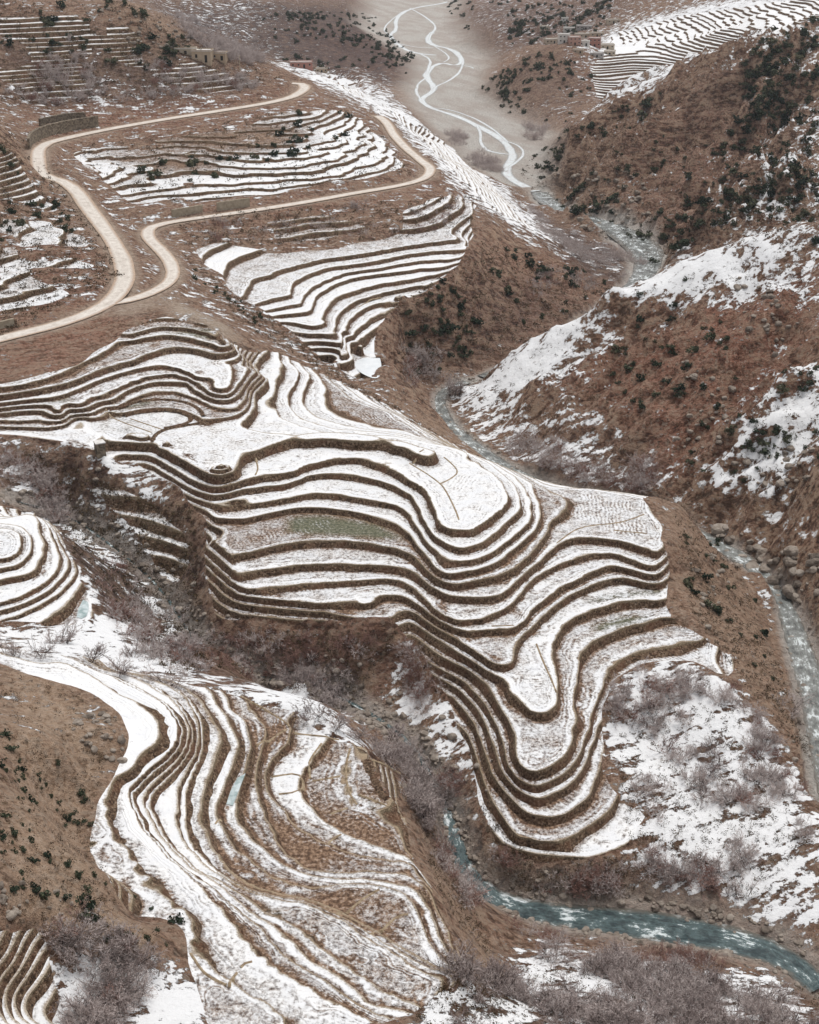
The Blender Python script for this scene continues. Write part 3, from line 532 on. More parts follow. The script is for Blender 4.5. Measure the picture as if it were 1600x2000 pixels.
# ------------------------------------------------------------------ materials
def mat(name, rough=.9):
    m = bpy.data.materials.new(name); m.use_nodes = True; m.node_tree.nodes.clear()
    N, L = m.node_tree.nodes, m.node_tree.links
    o = N.new('ShaderNodeOutputMaterial'); b = N.new('ShaderNodeBsdfPrincipled')
    b.inputs['Roughness'].default_value = rough; b.inputs['Specular IOR Level'].default_value = .15
    L.new(b.outputs[0], o.inputs[0])
    return m, N, L, b
class NB:                                                     # short node builder
    def __init__(s, N, L):
        s.N, s.L = N, L; s.tc = N.new('ShaderNodeNewGeometry')
    def lk(s, v, inp):
        if hasattr(v, 'links'): s.L.new(v, inp)
        elif isinstance(v, tuple): inp.default_value = (*v, 1)
        else: inp.default_value = v
    def pos(s, sc=(1, 1, 1), rot=(0, 0, 0)):
        m = s.N.new('ShaderNodeMapping'); m.inputs['Scale'].default_value = sc; m.inputs['Rotation'].default_value = rot
        s.L.new(s.tc.outputs['Position'], m.inputs[0]); return m.outputs[0]
    def texpos(s, sc, rot):
        m = s.N.new('ShaderNodeMapping'); m.vector_type = 'TEXTURE'; m.inputs['Scale'].default_value = sc; m.inputs['Rotation'].default_value = rot
        s.L.new(s.tc.outputs['Position'], m.inputs[0]); return m.outputs[0]
    def noise(s, scale, detail=4, rough=.55, vec=None):
        n = s.N.new('ShaderNodeTexNoise'); n.inputs['Scale'].default_value = scale; n.inputs['Detail'].default_value = detail; n.inputs['Roughness'].default_value = rough
        s.L.new(vec or s.tc.outputs['Position'], n.inputs['Vector']); return n.outputs['Fac']
    def voro(s, scale, out='Distance', feat='F1', vec=None):
        n = s.N.new('ShaderNodeTexVoronoi'); n.feature = feat; n.inputs['Scale'].default_value = scale
        s.L.new(vec or s.tc.outputs['Position'], n.inputs['Vector']); return n.outputs[out]
    def attr(s, nm):
        n = s.N.new('ShaderNodeAttribute'); n.attribute_name = nm; return n.outputs['Fac']
    def m(s, op, a, b=0.0, c=None, clamp=False):
        n = s.N.new('ShaderNodeMath'); n.operation = op; n.use_clamp = clamp
        s.lk(a, n.inputs[0]); s.lk(b, n.inputs[1])
        if c is not None: s.lk(c, n.inputs[2])
        return n.outputs[0]
    def rng(s, v, a, b, c=0.0, d=1.0):
        n = s.N.new('ShaderNodeMapRange'); n.interpolation_type = 'SMOOTHSTEP'
        s.lk(v, n.inputs[0]); s.lk(a, n.inputs[1]); s.lk(b, n.inputs[2]); s.lk(c, n.inputs[3]); s.lk(d, n.inputs[4]); return n.outputs[0]
    def mix(s, f, a, b):
        n = s.N.new('ShaderNodeMix'); n.data_type = 'RGBA'
        s.lk(f, n.inputs[0]); s.lk(a, n.inputs[6]); s.lk(b, n.inputs[7]); return n.outputs[2]
    def ramp(s, f, stops):
        n = s.N.new('ShaderNodeValToRGB'); e = n.color_ramp.elements
        while len(e) < len(stops): e.new(.5)
        for q, (p, c) in zip(e, stops): q.position = p; q.color = (*c, 1)
        s.lk(f, n.inputs[0]); return n.outputs[0]
    def bump(s, h, dist, strength=1.0, nrm=None):
        n = s.N.new('ShaderNodeBump'); n.inputs['Distance'].default_value = dist; n.inputs['Strength'].default_value = strength
        s.lk(h, n.inputs['Height'])
        if nrm is not None: s.L.new(nrm, n.inputs['Normal'])
        return n.outputs[0]
    def nz(s):
        n = s.N.new('ShaderNodeSeparateXYZ'); s.L.new(s.tc.outputs['Normal'], n.inputs[0]); return n.outputs[2]
    def rnd(s):
        n = s.N.new('ShaderNodeObjectInfo'); return n.outputs['Random']
SNOWC, SNOWB = (.85, .845, .84), (.77, .775, .79)

def ground_material():
    m, N, L, b = mat('hillside_ground'); q = NB(N, L)
    big, mid, fine, tiny = q.noise(.03, 5), q.noise(.2, 6, .62), q.noise(.9, 6, .68), q.noise(4.0, 4, .72)
    f = q.rng(q.m('ADD', q.m('MULTIPLY', fine, .65), q.m('MULTIPLY', tiny, .35)), .34, .67)
    strat = q.rng(q.noise(1.0, 6, .66, q.texpos((9, 2.2, 2.2), (0.15, .1, .49))), .36, .64)
    def cells(scale):
        s = q.N.new('ShaderNodeSeparateColor'); q.L.new(q.voro(scale, 'Color'), s.inputs[0]); return s.outputs[0]
    soil = q.ramp(f, [(0, (.048, .026, .017)), (.3, (.185, .11, .072)), (.62, (.37, .24, .166)), (1, (.58, .44, .34))])
    tan = q.ramp(f, [(0, (.25, .16, .10)), (.3, (.52, .365, .25)), (1, (.68, .53, .40))])
    red = q.ramp(f, [(0, (.075, .028, .018)), (.4, (.29, .125, .08)), (1, (.50, .28, .20))])
    gv = q.ramp(f, [(0, (.28, .25, .22)), (.4, (.53, .495, .45)), (1, (.68, .64, .59))])
    c = q.mix(q.m('MULTIPLY', q.attr('red'), q.rng(mid, .32, .58, .35, 1.15), clamp=True), soil, red)
    c = q.mix(q.m('MULTIPLY', q.attr('tan'), q.rng(mid, .25, .55, .5, 1.1), clamp=True), c, tan)
    nt = q.m('SUBTRACT', 1.0, q.m('MULTIPLY', q.attr('tan'), .75))
    c = q.mix(q.m('MULTIPLY', q.m('MULTIPLY', q.rng(strat, .55, .85), .75), nt), c, (.37, .27, .195))
    c = q.mix(q.m('MULTIPLY', q.m('MULTIPLY', q.rng(strat, .10, .32, 1, 0), .55), nt), c, (.06, .035, .023))
    rock = q.ramp(strat, [(.15, (.06, .034, .022)), (.4, (.27, .155, .10)), (.8, (.50, .355, .25))])
    c = q.mix(q.m('MULTIPLY', q.rng(q.nz(), .84, .66, 0, .9), nt), c, rock)
    c = q.mix(q.m('MULTIPLY', q.m('MULTIPLY', q.attr('red'), .75), q.rng(mid, .36, .6, .25, 1.0)), c, q.ramp(q.m('ADD', q.m('MULTIPLY', f, .55), q.m('MULTIPLY', strat, .45)), [(.1, (.06, .022, .014)), (.45, (.27, .112, .07)), (.9, (.46, .25, .175))]))
    c = q.mix(q.rng(cells(1.3), .72, .98, 0, .55), c, (.42, .33, .255))                                         # loose stones
    c = q.mix(q.m('MULTIPLY', q.rng(q.voro(.8), .10, .34, 1, 0), q.m('MULTIPLY', q.rng(mid, .40, .54, 0, .9), nt)), c, (.038, .034, .025))   # low dark scrub
    c = q.mix(q.m('MULTIPLY', q.attr('brush'), q.rng(q.m('ADD', q.m('MULTIPLY', fine, .5), q.m('MULTIPLY', mid, .5)), .38, .55, .35, .95)), c, q.ramp(f, [(0, (.02, .014, .013)), (.5, (.082, .058, .053)), (1, (.21, .16, .15))]))
    c = q.mix(q.attr('sand'), c, q.ramp(f, [(0, (.36, .265, .195)), (1, (.60, .50, .41))]))
    gv = q.mix(q.rng(q.noise(1.0, 5, .6, q.texpos((16, 60, 10), (0, 0, .35))), .42, .58, 0, .6), gv, (.42, .345, .30))
    c = q.mix(q.attr('gravel'), c, gv)
    sb = q.m('ADD', q.m('MULTIPLY', mid, .48), q.m('ADD', q.m('MULTIPLY', fine, .36), q.m('MULTIPLY', tiny, .16)))
    sb = q.m('ADD', q.m('MULTIPLY', q.m('SUBTRACT', sb, .5), 2.0), .5)
    th = q.m('SUBTRACT', .95, q.m('MULTIPLY', q.attr('snow'), .86))
    sb = q.m('ADD', sb, q.m('MULTIPLY', q.m('SUBTRACT', strat, .5), .34))
    flat = q.rng(q.nz(), .55, .92, .30, 0)
    sf = q.rng(q.m('SUBTRACT', q.m('SUBTRACT', sb, th), flat), -.03, .05)
    c = q.mix(sf, c, q.mix(big, SNOWC, SNOWB))
    L.new(c, b.inputs['Base Color'])
    h = q.m('ADD', q.m('MULTIPLY', fine, 1.0), q.m('MULTIPLY', strat, .35))
    h = q.m('ADD', h, q.m('MULTIPLY', tiny, .35))
    h = q.m('MULTIPLY', h, q.m('SUBTRACT', 1.0, q.m('MULTIPLY', sf, .75)))
    L.new(q.bump(q.m('ADD', h, q.m('MULTIPLY', sf, .12)), 1.3, 1.0), b.inputs['Normal'])
    return m
def field_material():
    m, N, L, b = mat('snowy_field'); q = NB(N, L)
    mid, fine, tiny = q.noise(.3, 5, .6), q.noise(1.5, 5, .68), q.noise(3.6, 4, .75)
    f = q.rng(fine, .35, .65)
    soil = q.ramp(f, [(0, (.07, .041, .027)), (.5, (.175, .108, .07)), (1, (.34, .23, .155))])
    soil = q.mix(q.attr('green'), soil, q.ramp(f, [(0, (.07, .072, .045)), (1, (.20, .195, .135))]))
    rnd = q.rnd(); uf = q.attr('across'); lip = q.attr('lip')
    wob = q.m('MULTIPLY', q.m('SUBTRACT', mid, .5), 2.6)
    sx = q.N.new('ShaderNodeSeparateXYZ'); q.L.new(q.tc.outputs['Position'], sx.inputs[0]); ang = q.m('MULTIPLY', rnd, 6.28)
    st = q.m('ADD', q.m('MULTIPLY', sx.outputs[0], q.m('COSINE', ang)), q.m('MULTIPLY', sx.outputs[1], q.m('SINE', ang)))
    near_ = q.rng(lip, 3.0, 6.0, 1, 0)
    co = q.m('ADD', q.m('MULTIPLY', lip, near_), q.m('MULTIPLY', st, q.m('SUBTRACT', 1.0, near_)))
    fur = q.m('MULTIPLY', q.m('SINE', q.m('MULTIPLY', q.m('ADD', co, wob), 7.0)), q.rng(q.m('ABSOLUTE', q.m('SUBTRACT', lip, 4.5)), .9, 1.8))
    s = q.m('ADD', q.m('MULTIPLY', fine, .40), q.m('ADD', q.m('MULTIPLY', tiny, .34), q.m('MULTIPLY', mid, .26)))
    s = q.m('ADD', q.m('MULTIPLY', q.m('SUBTRACT', s, .5), 2.1), .5)
    s = q.m('ADD', s, q.m('MULTIPLY', fur, q.rng(q.noise(.10, 2), .40, .62, .02, .11)))
    amt = q.m('ADD', q.attr('snow'), q.m('MULTIPLY', q.m('SUBTRACT', rnd, .55), .30))
    amt = q.m('SUBTRACT', amt, q.m('MULTIPLY', q.attr('green'), .2))
    amt = q.m('SUBTRACT', amt, q.rng(q.attr('foot'), .1, 1.0, .22, 0))           # thinner at the foot of the wall above
    amt = q.m('ADD', amt, q.rng(q.m('ABSOLUTE', q.m('SUBTRACT', lip, .75)), .1, .6, .16, 0))
    th = q.m('SUBTRACT', .97, q.m('MULTIPLY', amt, .92))
    sf = q.rng(q.m('SUBTRACT', s, th), -.20, .22)
    c = q.mix(sf, soil, q.mix(q.rng(mid, .35, .65), SNOWC, SNOWB))
    c = q.mix(q.rng(q.m('ADD', lip, q.m('MULTIPLY', q.m('SUBTRACT', tiny, .5), .6)), .10, .42, .85, 0), c, q.ramp(tiny, [(.35, (.21, .15, .095)), (.65, (.45, .36, .25))]))   # dry grass along the lip
    L.new(c, b.inputs['Base Color'])
    h = q.m('ADD', q.m('MULTIPLY', sf, .35), q.m('ADD', q.m('MULTIPLY', fine, .5), q.m('MULTIPLY', fur, .10)))
    L.new(q.bump(h, .25, .9), b.inputs['Normal'])
    return m
def wall_material():
    m, N, L, b = mat('earth_and_stone_wall'); q = NB(N, L)
    mid, fine, tiny = q.noise(.25, 4), q.noise(1.8, 5, .65), q.noise(7, 3, .7)
    st = q.voro(3.2, 'Color'); dist = q.voro(3.2, 'Distance', 'DISTANCE_TO_EDGE')
    sp = q.N.new('ShaderNodeSeparateColor'); q.L.new(st, sp.inputs[0])
    c = q.ramp(q.m('ADD', q.m('MULTIPLY', fine, .7), q.m('MULTIPLY', sp.outputs[0], .3)), [(.3, (.042, .025, .016)), (.47, (.135, .083, .051)), (.62, (.26, .172, .11)), (.78, (.48, .365, .26))])
    c = q.mix(q.rng(mid, .45, .7, 0, .5), c, (.22, .105, .062))
    c = q.mix(q.rng(q.m('ADD', q.attr('across'), q.m('MULTIPLY', q.m('SUBTRACT', fine, .5), .5)), .66, .95, 0, .85), c, q.ramp(tiny, [(.35, (.15, .115, .07)), (.65, (.38, .30, .20))]))
    fl_ = q.m('MULTIPLY', q.rng(tiny, .54, .62), q.rng(fine, .46, .58))
    c = q.mix(q.m('MULTIPLY', fl_, q.rng(q.attr('snow'), .5, .9, .1, .75)), c, SNOWC)
    L.new(c, b.inputs['Base Color'])
    h = q.m('ADD', q.rng(dist, 0, .12, 0, .6), q.m('ADD', q.m('MULTIPLY', fine, .9), q.m('MULTIPLY', tiny, .3)))
    L.new(q.bump(h, .35, 1.0), b.inputs['Normal'])
    return m
M_GROUND, M_FIELD, M_WALL = ground_material(), field_material(), wall_material()

# ------------------------------------------------------------------ mesh of the whole land, cut along every terrace lip and wall foot
idx = np.arange(NR*NT).reshape(NR, NT)
a_, b_, c_, d_ = idx[:-1, :-1].ravel(), idx[:-1, 1:].ravel(), idx[1:, 1:].ravel(), idx[1:, :-1].ravel()
alt = ((np.arange(NR-1)[:, None]+np.arange(NT-1)[None, :]) % 2 == 0).ravel()
T1 = np.where(alt[:, None], np.c_[a_, b_, c_], np.c_[a_, b_, d_]); T2 = np.where(alt[:, None], np.c_[a_, c_, d_], np.c_[b_, c_, d_])
tris = np.concatenate([T1, T2])
V = {k: v.ravel().astype(np.float64) for k, v in dict(x=X, y=Y, s=S, base=BASE, u=U, w=Wd, gu=np.clip(GU, .02, 5), m=M, snow=SNOW, tsnow=TSNOW, green=GREEN, red=RED, tan=TAN, sand=SAND, gravel=GRAV, brush=BRUSH).items()}
area_v = AREA.ravel().copy(); area_v[V['m'] <= 0.0] = -1
ta = area_v[tris]; tarea = np.where((ta[:, 0] == ta[:, 1]) & (ta[:, 1] == ta[:, 2]), ta[:, 0], -1)
def nudge(f):
    r = np.round(f); near = np.abs(f-r) < 2e-3; f[near] = r[near]+2.1e-3; return f
def cut(key, ks=None):
    global tris, tarea, area_v
    f = V[key]
    act = tarea >= 0
    if ks is None: ks = range(int(np.floor(f[tris[act]].min())), int(np.ceil(f[tris[act]].max()))+1)
    for k in ks:
        f = V[key]; q = f[tris]
        sel = np.where((tarea >= 0) & (q.min(1) < k-1e-4) & (q.max(1) > k+1e-4) & ~((np.abs(q-k) < 1e-6).any(1)))[0]
        if not len(sel): continue
        t = tris[sel]; up = f[t] > k; n = up.sum(1); lone = np.where(n == 1, up.argmax(1), (~up).argmax(1))
        ar = np.arange(len(sel)); v0 = t[ar, lone]; v1 = t[ar, (lone+1) % 3]; v2 = t[ar, (lone+2) % 3]
        e = np.concatenate([np.c_[v0, v1], np.c_[v0, v2]]); e.sort(1)
        ue, inv = np.unique(e, axis=0, return_inverse=True); inv = inv.ravel()
        t0 = (k-f[ue[:, 0]])/(f[ue[:, 1]]-f[ue[:, 0]]); base = len(f)
        for nm in V: V[nm] = np.concatenate([V[nm], V[nm][ue[:, 0]]*(1-t0)+V[nm][ue[:, 1]]*t0])
        V[key][base:] = k
        area_v = np.concatenate([area_v, area_v[ue[:, 0]]])
        p, q2 = base+inv[:len(sel)], base+inv[len(sel):]
        ta_ = tarea[sel]
        tris[sel] = np.c_[v0, p, q2]
        tris = np.concatenate([tris, np.c_[p, v1, v2], np.c_[p, v2, q2]]); tarea = np.concatenate([tarea, ta_, ta_])
V['m'] = np.where(np.abs(V['m']-.5) < 2e-3, .503, V['m']); cut('m', [.5])
V['u'] = nudge(V['u']); cut('u')
V['v'] = nudge(V['u']+V['w']); cut('v')
on = np.abs(V['v']-np.round(V['v'])) < 1e-9                   # wall feet: keep u consistent with v
V['u'][on] = V['v'][on]-V['w'][on]
Zt = tstep(V['u'], V['w'], area_v, V['s'])
V['z'] = np.where(area_v >= 0, V['base']*(1-V['m'])+V['m']*Zt, V['base'])
cu = V['u'][tris].mean(1); cw = V['w'][tris].mean(1); cm = V['m'][tris].mean(1)
kk = np.floor(cu).astype(int); isw = (cu-kk) > 1-cw
terr = (tarea >= 0) & (cm > .5)
print('triangles', len(tris), 'terrace triangles', terr.sum())

def build(name, tri, material, parent=None, smooth=True, attrs=('snow', 'red', 'tan', 'sand', 'gravel', 'brush'), kind=None):
    vi, inv = np.unique(tri, return_inverse=True); f = inv.reshape(-1, 3).astype(np.int32)
    me = bpy.data.meshes.new(name); me.vertices.add(len(vi)); me.loops.add(f.size); me.polygons.add(len(f))
    me.vertices.foreach_set('co', np.c_[V['x'][vi], V['y'][vi], V['z'][vi]].astype(np.float32).ravel())
    # face up
    co = np.c_[V['x'][vi], V['y'][vi]]; A = co[f[:, 0]]; B = co[f[:, 1]]; C = co[f[:, 2]]
    neg = ((B[:, 0]-A[:, 0])*(C[:, 1]-A[:, 1])-(B[:, 1]-A[:, 1])*(C[:, 0]-A[:, 0])) < 0
    f[neg] = f[neg][:, ::-1]
    me.loops.foreach_set('vertex_index', f.ravel()); me.polygons.foreach_set('loop_start', np.arange(0, f.size, 3, dtype=np.int32))
    me.polygons.foreach_set('use_smooth', np.full(len(f), smooth))
    for a in attrs:
        at_ = me.attributes.new(a, 'FLOAT', 'POINT'); at_.data.foreach_set('value', EXTRA[a][vi].astype(np.float32) if a in EXTRA else V[a][vi].astype(np.float32))
    me.materials.append(material); me.update()
    o = bpy.data.objects.new(name, me); COL.objects.link(o)
    if parent is not None: o.parent = parent
    if kind: o['kind'] = kind
    return o
EXTRA = {}
# pieces of the setting
tx, ty = V['x'][tris].mean(1), V['y'][tris].mean(1); tr = np.hypot(tx, ty)
def side(P, x, y):                                            # > 0 right of the line
    best = np.full(x.shape, 1e9); sg = np.zeros(x.shape)
    for a, b in zip(P, P[1:]):
        dx, dy = b[0]-a[0], b[1]-a[1]; L = dx*dx+dy*dy+1e-9; t = np.clip(((x-a[0])*dx+(y-a[1])*dy)/L, 0, 1)
        d = np.hypot(x-a[0]-t*dx, y-a[1]-t*dy); mth = d < best; best = np.where(mth, d, best)
        sg = np.where(mth, dx*(y-a[1])-dy*(x-a[0]), sg)
    return sg
far_line = [at(*p, 0)[:2] for p in ((800,-40),(760,30),(860,90),(880,140),(830,180),(900,230),(1000,300),(1060,380))]
main_line = far_line + [w[:2] for w in W_MID[::4]] + [w[:2] for w in W_RIVER[::4]] + [(200, 100)]
east = side(main_line, tx, ty) > 0
gul = [(-400, 330)] + [w[:2] for w in W_STREAM[::4]] + [(260, 120)]
near = side(gul, tx, ty) < 0
gul2 = [at(*p)[:2] for p in ((-300,690,40),(0,672,41),(240,600,43),(330,590,43),(400,570,37.6),(550,645,28),(660,712,21.6),(740,768,10.4),(830,785,2))]
gul2 = gul2 + [(60, 372)]
upper = side(gul2, tx, ty) > 0
far = tr > 850
LAND = np.select([east & (tr > 880), east & ((ty > 520) | (tr > 540)), east, far, near, upper], [5, 4, 3, 5, 0, 2], 1)
land_names = ['foreground_hill', 'terraced_spur', 'upper_hillside', 'river_mountain', 'rocky_mountain', 'far_mountains']
lands = []
for i, nm in enumerate(land_names):
    o = build(nm, tris[(LAND == i) & ~terr], M_GROUND, kind='structure'); lands.append(o)
# ------------------------------------------------------------------ terraces: each field a part of its hill, its retaining wall a sub-part
ti = np.where(terr)[0]
frac = V['u']-np.floor(V['u']+1e-5)
LIP = np.minimum(frac/V['gu'], 40); FOOT = np.minimum(np.maximum(1-V['w']-frac, 0)/V['gu'], 40)
def components(sel, key):
    """connected pieces of triangles that share vertices and key"""
    lab = {}; par = []
    def find(a):
        while par[a] != a: par[a] = par[par[a]]; a = par[a]
        return a
    out = np.empty(len(sel), np.int64); T = tris[sel].tolist(); K = key.tolist()
    for n, (t, k) in enumerate(zip(T, K)):
        r = -1
        for v in t:
            j = lab.get((v, k))
            if j is not None:
                j = find(j)
                if r < 0: r = j
                elif r != j: par[j] = r
        if r < 0: r = len(par); par.append(r)
        for v in t: lab[(v, k)] = r
        out[n] = r
    return np.array([find(o) for o in out])
fs = ti[~isw[ti]]; ws = ti[isw[ti]]
fkey = tarea[fs]*1000+kk[fs]; wkey = tarea[ws]*1000+kk[ws]+1       # a wall carries the field above it
fc = components(fs, fkey); wc = components(ws, wkey)
def areas(sel):
    t = tris[sel]; A = np.c_[V['x'], V['y'], V['z']]; return np.linalg.norm(np.cross(A[t[:, 1]]-A[t[:, 0]], A[t[:, 2]]-A[t[:, 0]]), axis=1)/2
dist3 = lambda sel: np.sqrt(V['x'][tris[sel, 0]]**2+V['y'][tris[sel, 0]]**2+130**2)
fa = areas(fs); wa = areas(ws)
EXTRA_field = V['tsnow']
owner = {}                                                     # lip vertex -> field piece
for n, c in zip(fs, fc):
    for v in tris[n]: owner.setdefault((int(v), int(tarea[n])*1000+int(kk[n])), c)
fields = {}
for n, c in enumerate(fc): fields.setdefault(int(c), []).append(n)
walls = {}
for n, c in enumerate(wc): walls.setdefault(int(c), []).append(n)
score = {c: fa[ns].sum()/dist3(fs[ns[:1]])[0]**2 for c, ns in fields.items()}
MIN = 2.2e-5
n_t = 0; n_by_land = {}
fobj = {}
wall_of = {}
for c, ns in walls.items():
    cnt = {}
    for n in ns[:400]:
        for v in tris[ws[n]]:
            o_ = owner.get((int(v), int(wkey[n])))
            if o_ is not None: cnt[o_] = cnt.get(o_, 0)+1
    wall_of[c] = max(cnt, key=cnt.get) if cnt else None
rest_f = {}; rest_w = {}
order = sorted(fields, key=lambda c: -score[c])
for c in order:
    ns = fields[c]; tr_ = tris[fs[ns]]; ld = int(np.bincount(LAND[fs[ns]]).argmax())
    if score[c] < MIN or n_by_land.get(ld, 0) >= 230:
        rest_f.setdefault(ld, []).append(tr_); continue
    n_by_land[ld] = n_by_land.get(ld, 0)+1
    EXTRA.clear(); EXTRA['across'] = frac; EXTRA['snow'] = V['tsnow']
    EXTRA['lip'] = LIP; EXTRA['foot'] = FOOT
    fobj[c] = build('terrace', tr_, M_FIELD, lands[ld], attrs=('across', 'lip', 'foot', 'snow', 'green'))
wf = np.where(np.abs(frac) < 1e-4, 1.0, np.clip((frac-(1-V['w']))/V['w'], 0, 1))
big_wall = {}
for c, ns in walls.items():
    f = wall_of[c]; tr_ = tris[ws[ns]]; EXTRA.clear(); EXTRA['across'] = wf
    if f in fobj: big_wall.setdefault(f, []).append(tr_)
    else: rest_w.setdefault(int(np.bincount(LAND[ws[ns]]).argmax()), []).append(tr_)
for f, l in big_wall.items(): build('retaining_wall', np.concatenate(l), M_WALL, fobj[f], attrs=('across', 'snow'))
for ld, l in rest_w.items(): build('low_terrace_walls', np.concatenate(l), M_WALL, lands[ld], attrs=('across', 'snow'), kind='stuff')
EXTRA.clear(); EXTRA['across'] = frac; EXTRA['snow'] = V['tsnow']; EXTRA['lip'] = LIP; EXTRA['foot'] = FOOT
for ld, l in rest_f.items(): build('small_terraces', np.concatenate(l), M_FIELD, lands[ld], attrs=('across', 'lip', 'foot', 'snow', 'green'), kind='stuff')
EXTRA.clear()
print('terraces', n_by_land, 'rest', {k: len(v) for k, v in rest_f.items()})
# ------------------------------------------------------------------ helpers for things
def mesh_obj(name, verts, faces, material, parent=None, smooth=False):
    me = bpy.data.meshes.new(name); me.from_pydata([tuple(map(float, v)) for v in verts], [], [tuple(map(int, f)) for f in faces]); me.materials.append(material)
    if smooth: me.polygons.foreach_set('use_smooth', np.ones(len(me.polygons), bool))
    me.update(); o = bpy.data.objects.new(name, me); COL.objects.link(o)
    if parent is not None: o.parent = parent
    return o
def big_mesh(name, verts, tri, material, smooth=False):       # arrays straight into a mesh
    me = bpy.data.meshes.new(name); verts = np.asarray(verts, np.float32); tri = np.asarray(tri, np.int32)
    me.vertices.add(len(verts)); me.loops.add(tri.size); me.polygons.add(len(tri))
    me.vertices.foreach_set('co', verts.ravel()); me.loops.foreach_set('vertex_index', tri.ravel())
    me.polygons.foreach_set('loop_start', np.arange(0, tri.size, 3, dtype=np.int32)); me.polygons.foreach_set('use_smooth', np.full(len(tri), smooth))
    me.materials.append(material); me.update(); return me
def tag(o, label=None, cat=None, group=None, kind=None):
    for k, v in (('label', label), ('category', cat), ('group', group), ('kind', kind)):
        if v: o[k] = v
    return o
def simple_mat(name, stops, scale=3.0, rough=.9, bump=0.0, bdist=.1, per_obj=0.0):
    m, N, L, b = mat(name, rough); q = NB(N, L); n = q.noise(scale, 5, .62)
    if per_obj: n = q.m('ADD', n, q.m('MULTIPLY', q.m('SUBTRACT', q.rnd(), .5), per_obj))
    L.new(q.ramp(n, stops), b.inputs['Base Color'])
    if bump: L.new(q.bump(n, bdist, bump), b.inputs['Normal'])
    return m
M_TWIG = simple_mat('bare_twigs', [(.2, (.24, .19, .178)), (.5, (.42, .355, .335)), (.8, (.56, .49, .465))], .25, per_obj=.5)
M_TWIGR = simple_mat('reddish_twigs', [(.2, (.16, .08, .066)), (.5, (.29, .175, .145)), (.8, (.42, .28, .24))], .25, per_obj=.5)
M_BARK = simple_mat('bark', [(.3, (.055, .042, .036)), (.7, (.15, .115, .10))], 6)
M_LEAF = simple_mat('evergreen_leaves', [(.15, (.012, .020, .012)), (.45, (.032, .045, .028)), (.7, (.075, .082, .048)), (.95, (.15, .13, .085))], 2.2, per_obj=.6)
M_SCRUB = simple_mat('dry_scrub', [(.3, (.034, .026, .016)), (.5, (.09, .064, .038)), (.72, (.22, .155, .09))], 1.2)
M_ROCK = simple_mat('boulder_rock', [(.25, (.10, .08, .065)), (.5, (.24, .20, .165)), (.8, (.40, .35, .30))], .9, .85, .8, .25, per_obj=.3)

# ------------------------------------------------------------------ roads
def ribbon(name, P, material, lift, hwk=1.0, crown=0.0, jit=0.0, uvw=None):
    P = np.array([p[:4] for p in P], float); t = np.gradient(P[:, :2], axis=0); t /= np.linalg.norm(t, axis=1)[:, None]+1e-9
    n = np.c_[t[:, 1], -t[:, 0]]; vs, fs_ = [], []; K = 7; NJ = 2*np.stack([fbm(np.arange(len(P))*1.0, np.full(len(P), 3.3+9*k), 4.5, 3, 13) for k in (0, 1)])
    for i, p in enumerate(P):
        for j in range(K):
            f = j/(K-1)*2-1; w = p[3]*hwk*(1+jit*NJ[0 if f < 0 else 1, i])
            vs.append((p[0]+n[i, 0]*w*f, p[1]+n[i, 1]*w*f, p[2]+lift+crown*(1-f*f)))
    for i in range(len(P)-1):
        for j in range(K-1):
            a = i*K+j; fs_.append((a, a+1, a+K+1, a+K))
    o = mesh_obj(name, vs, fs_, material, smooth=True)
    at_ = o.data.attributes.new('across', 'FLOAT', 'POINT'); at_.data.foreach_set('value', np.tile(np.abs(np.linspace(-1, 1, K)), len(P)).astype(np.float32))
    al = np.r_[0, np.cumsum(np.linalg.norm(np.diff(P[:, :2], axis=0), axis=1))]
    a2 = o.data.attributes.new('along', 'FLOAT', 'POINT'); a2.data.foreach_set('value', np.repeat(al, K).astype(np.float32))
    a3 = o.data.attributes.new('side', 'FLOAT', 'POINT'); a3.data.foreach_set('value', (np.tile(np.linspace(-1, 1, K), len(P))*np.repeat(P[:, 3], K)).astype(np.float32))
    return o
def road_material():
    m, N, L, b = mat('gravel_road'); q = NB(N, L); f1, f2 = q.noise(.5, 5, .6), q.noise(3, 4, .7)
    c = q.ramp(q.m('ADD', q.m('MULTIPLY', f1, .6), q.m('MULTIPLY', f2, .4)), [(.35, (.44, .38, .325)), (.5, (.62, .56, .50)), (.65, (.74, .69, .63))])
    e = q.m('ADD', q.attr('across'), q.m('MULTIPLY', q.m('SUBTRACT', f1, .5), .7))
    c = q.mix(q.rng(e, .5, .95), c, q.ramp(f2, [(.35, (.30, .195, .135)), (.65, (.54, .42, .32))]))
    c = q.mix(q.m('MULTIPLY', q.rng(q.m('ABSOLUTE', q.m('SUBTRACT', e, .42)), .03, .12, 1, 0), .3), c, (.72, .68, .61))      # wheel tracks
    L.new(c, b.inputs['Base Color']); L.new(q.bump(f2, .06, .5), b.inputs['Normal']); return m
M_ROAD = road_material()
road1 = tag(ribbon('road', RP_MAIN, M_ROAD, .05, 1.0, .08, .10), kind='structure')
road2 = tag(ribbon('road', RP_LOW, M_ROAD, .085, 1.0, .08, .10), kind='structure')

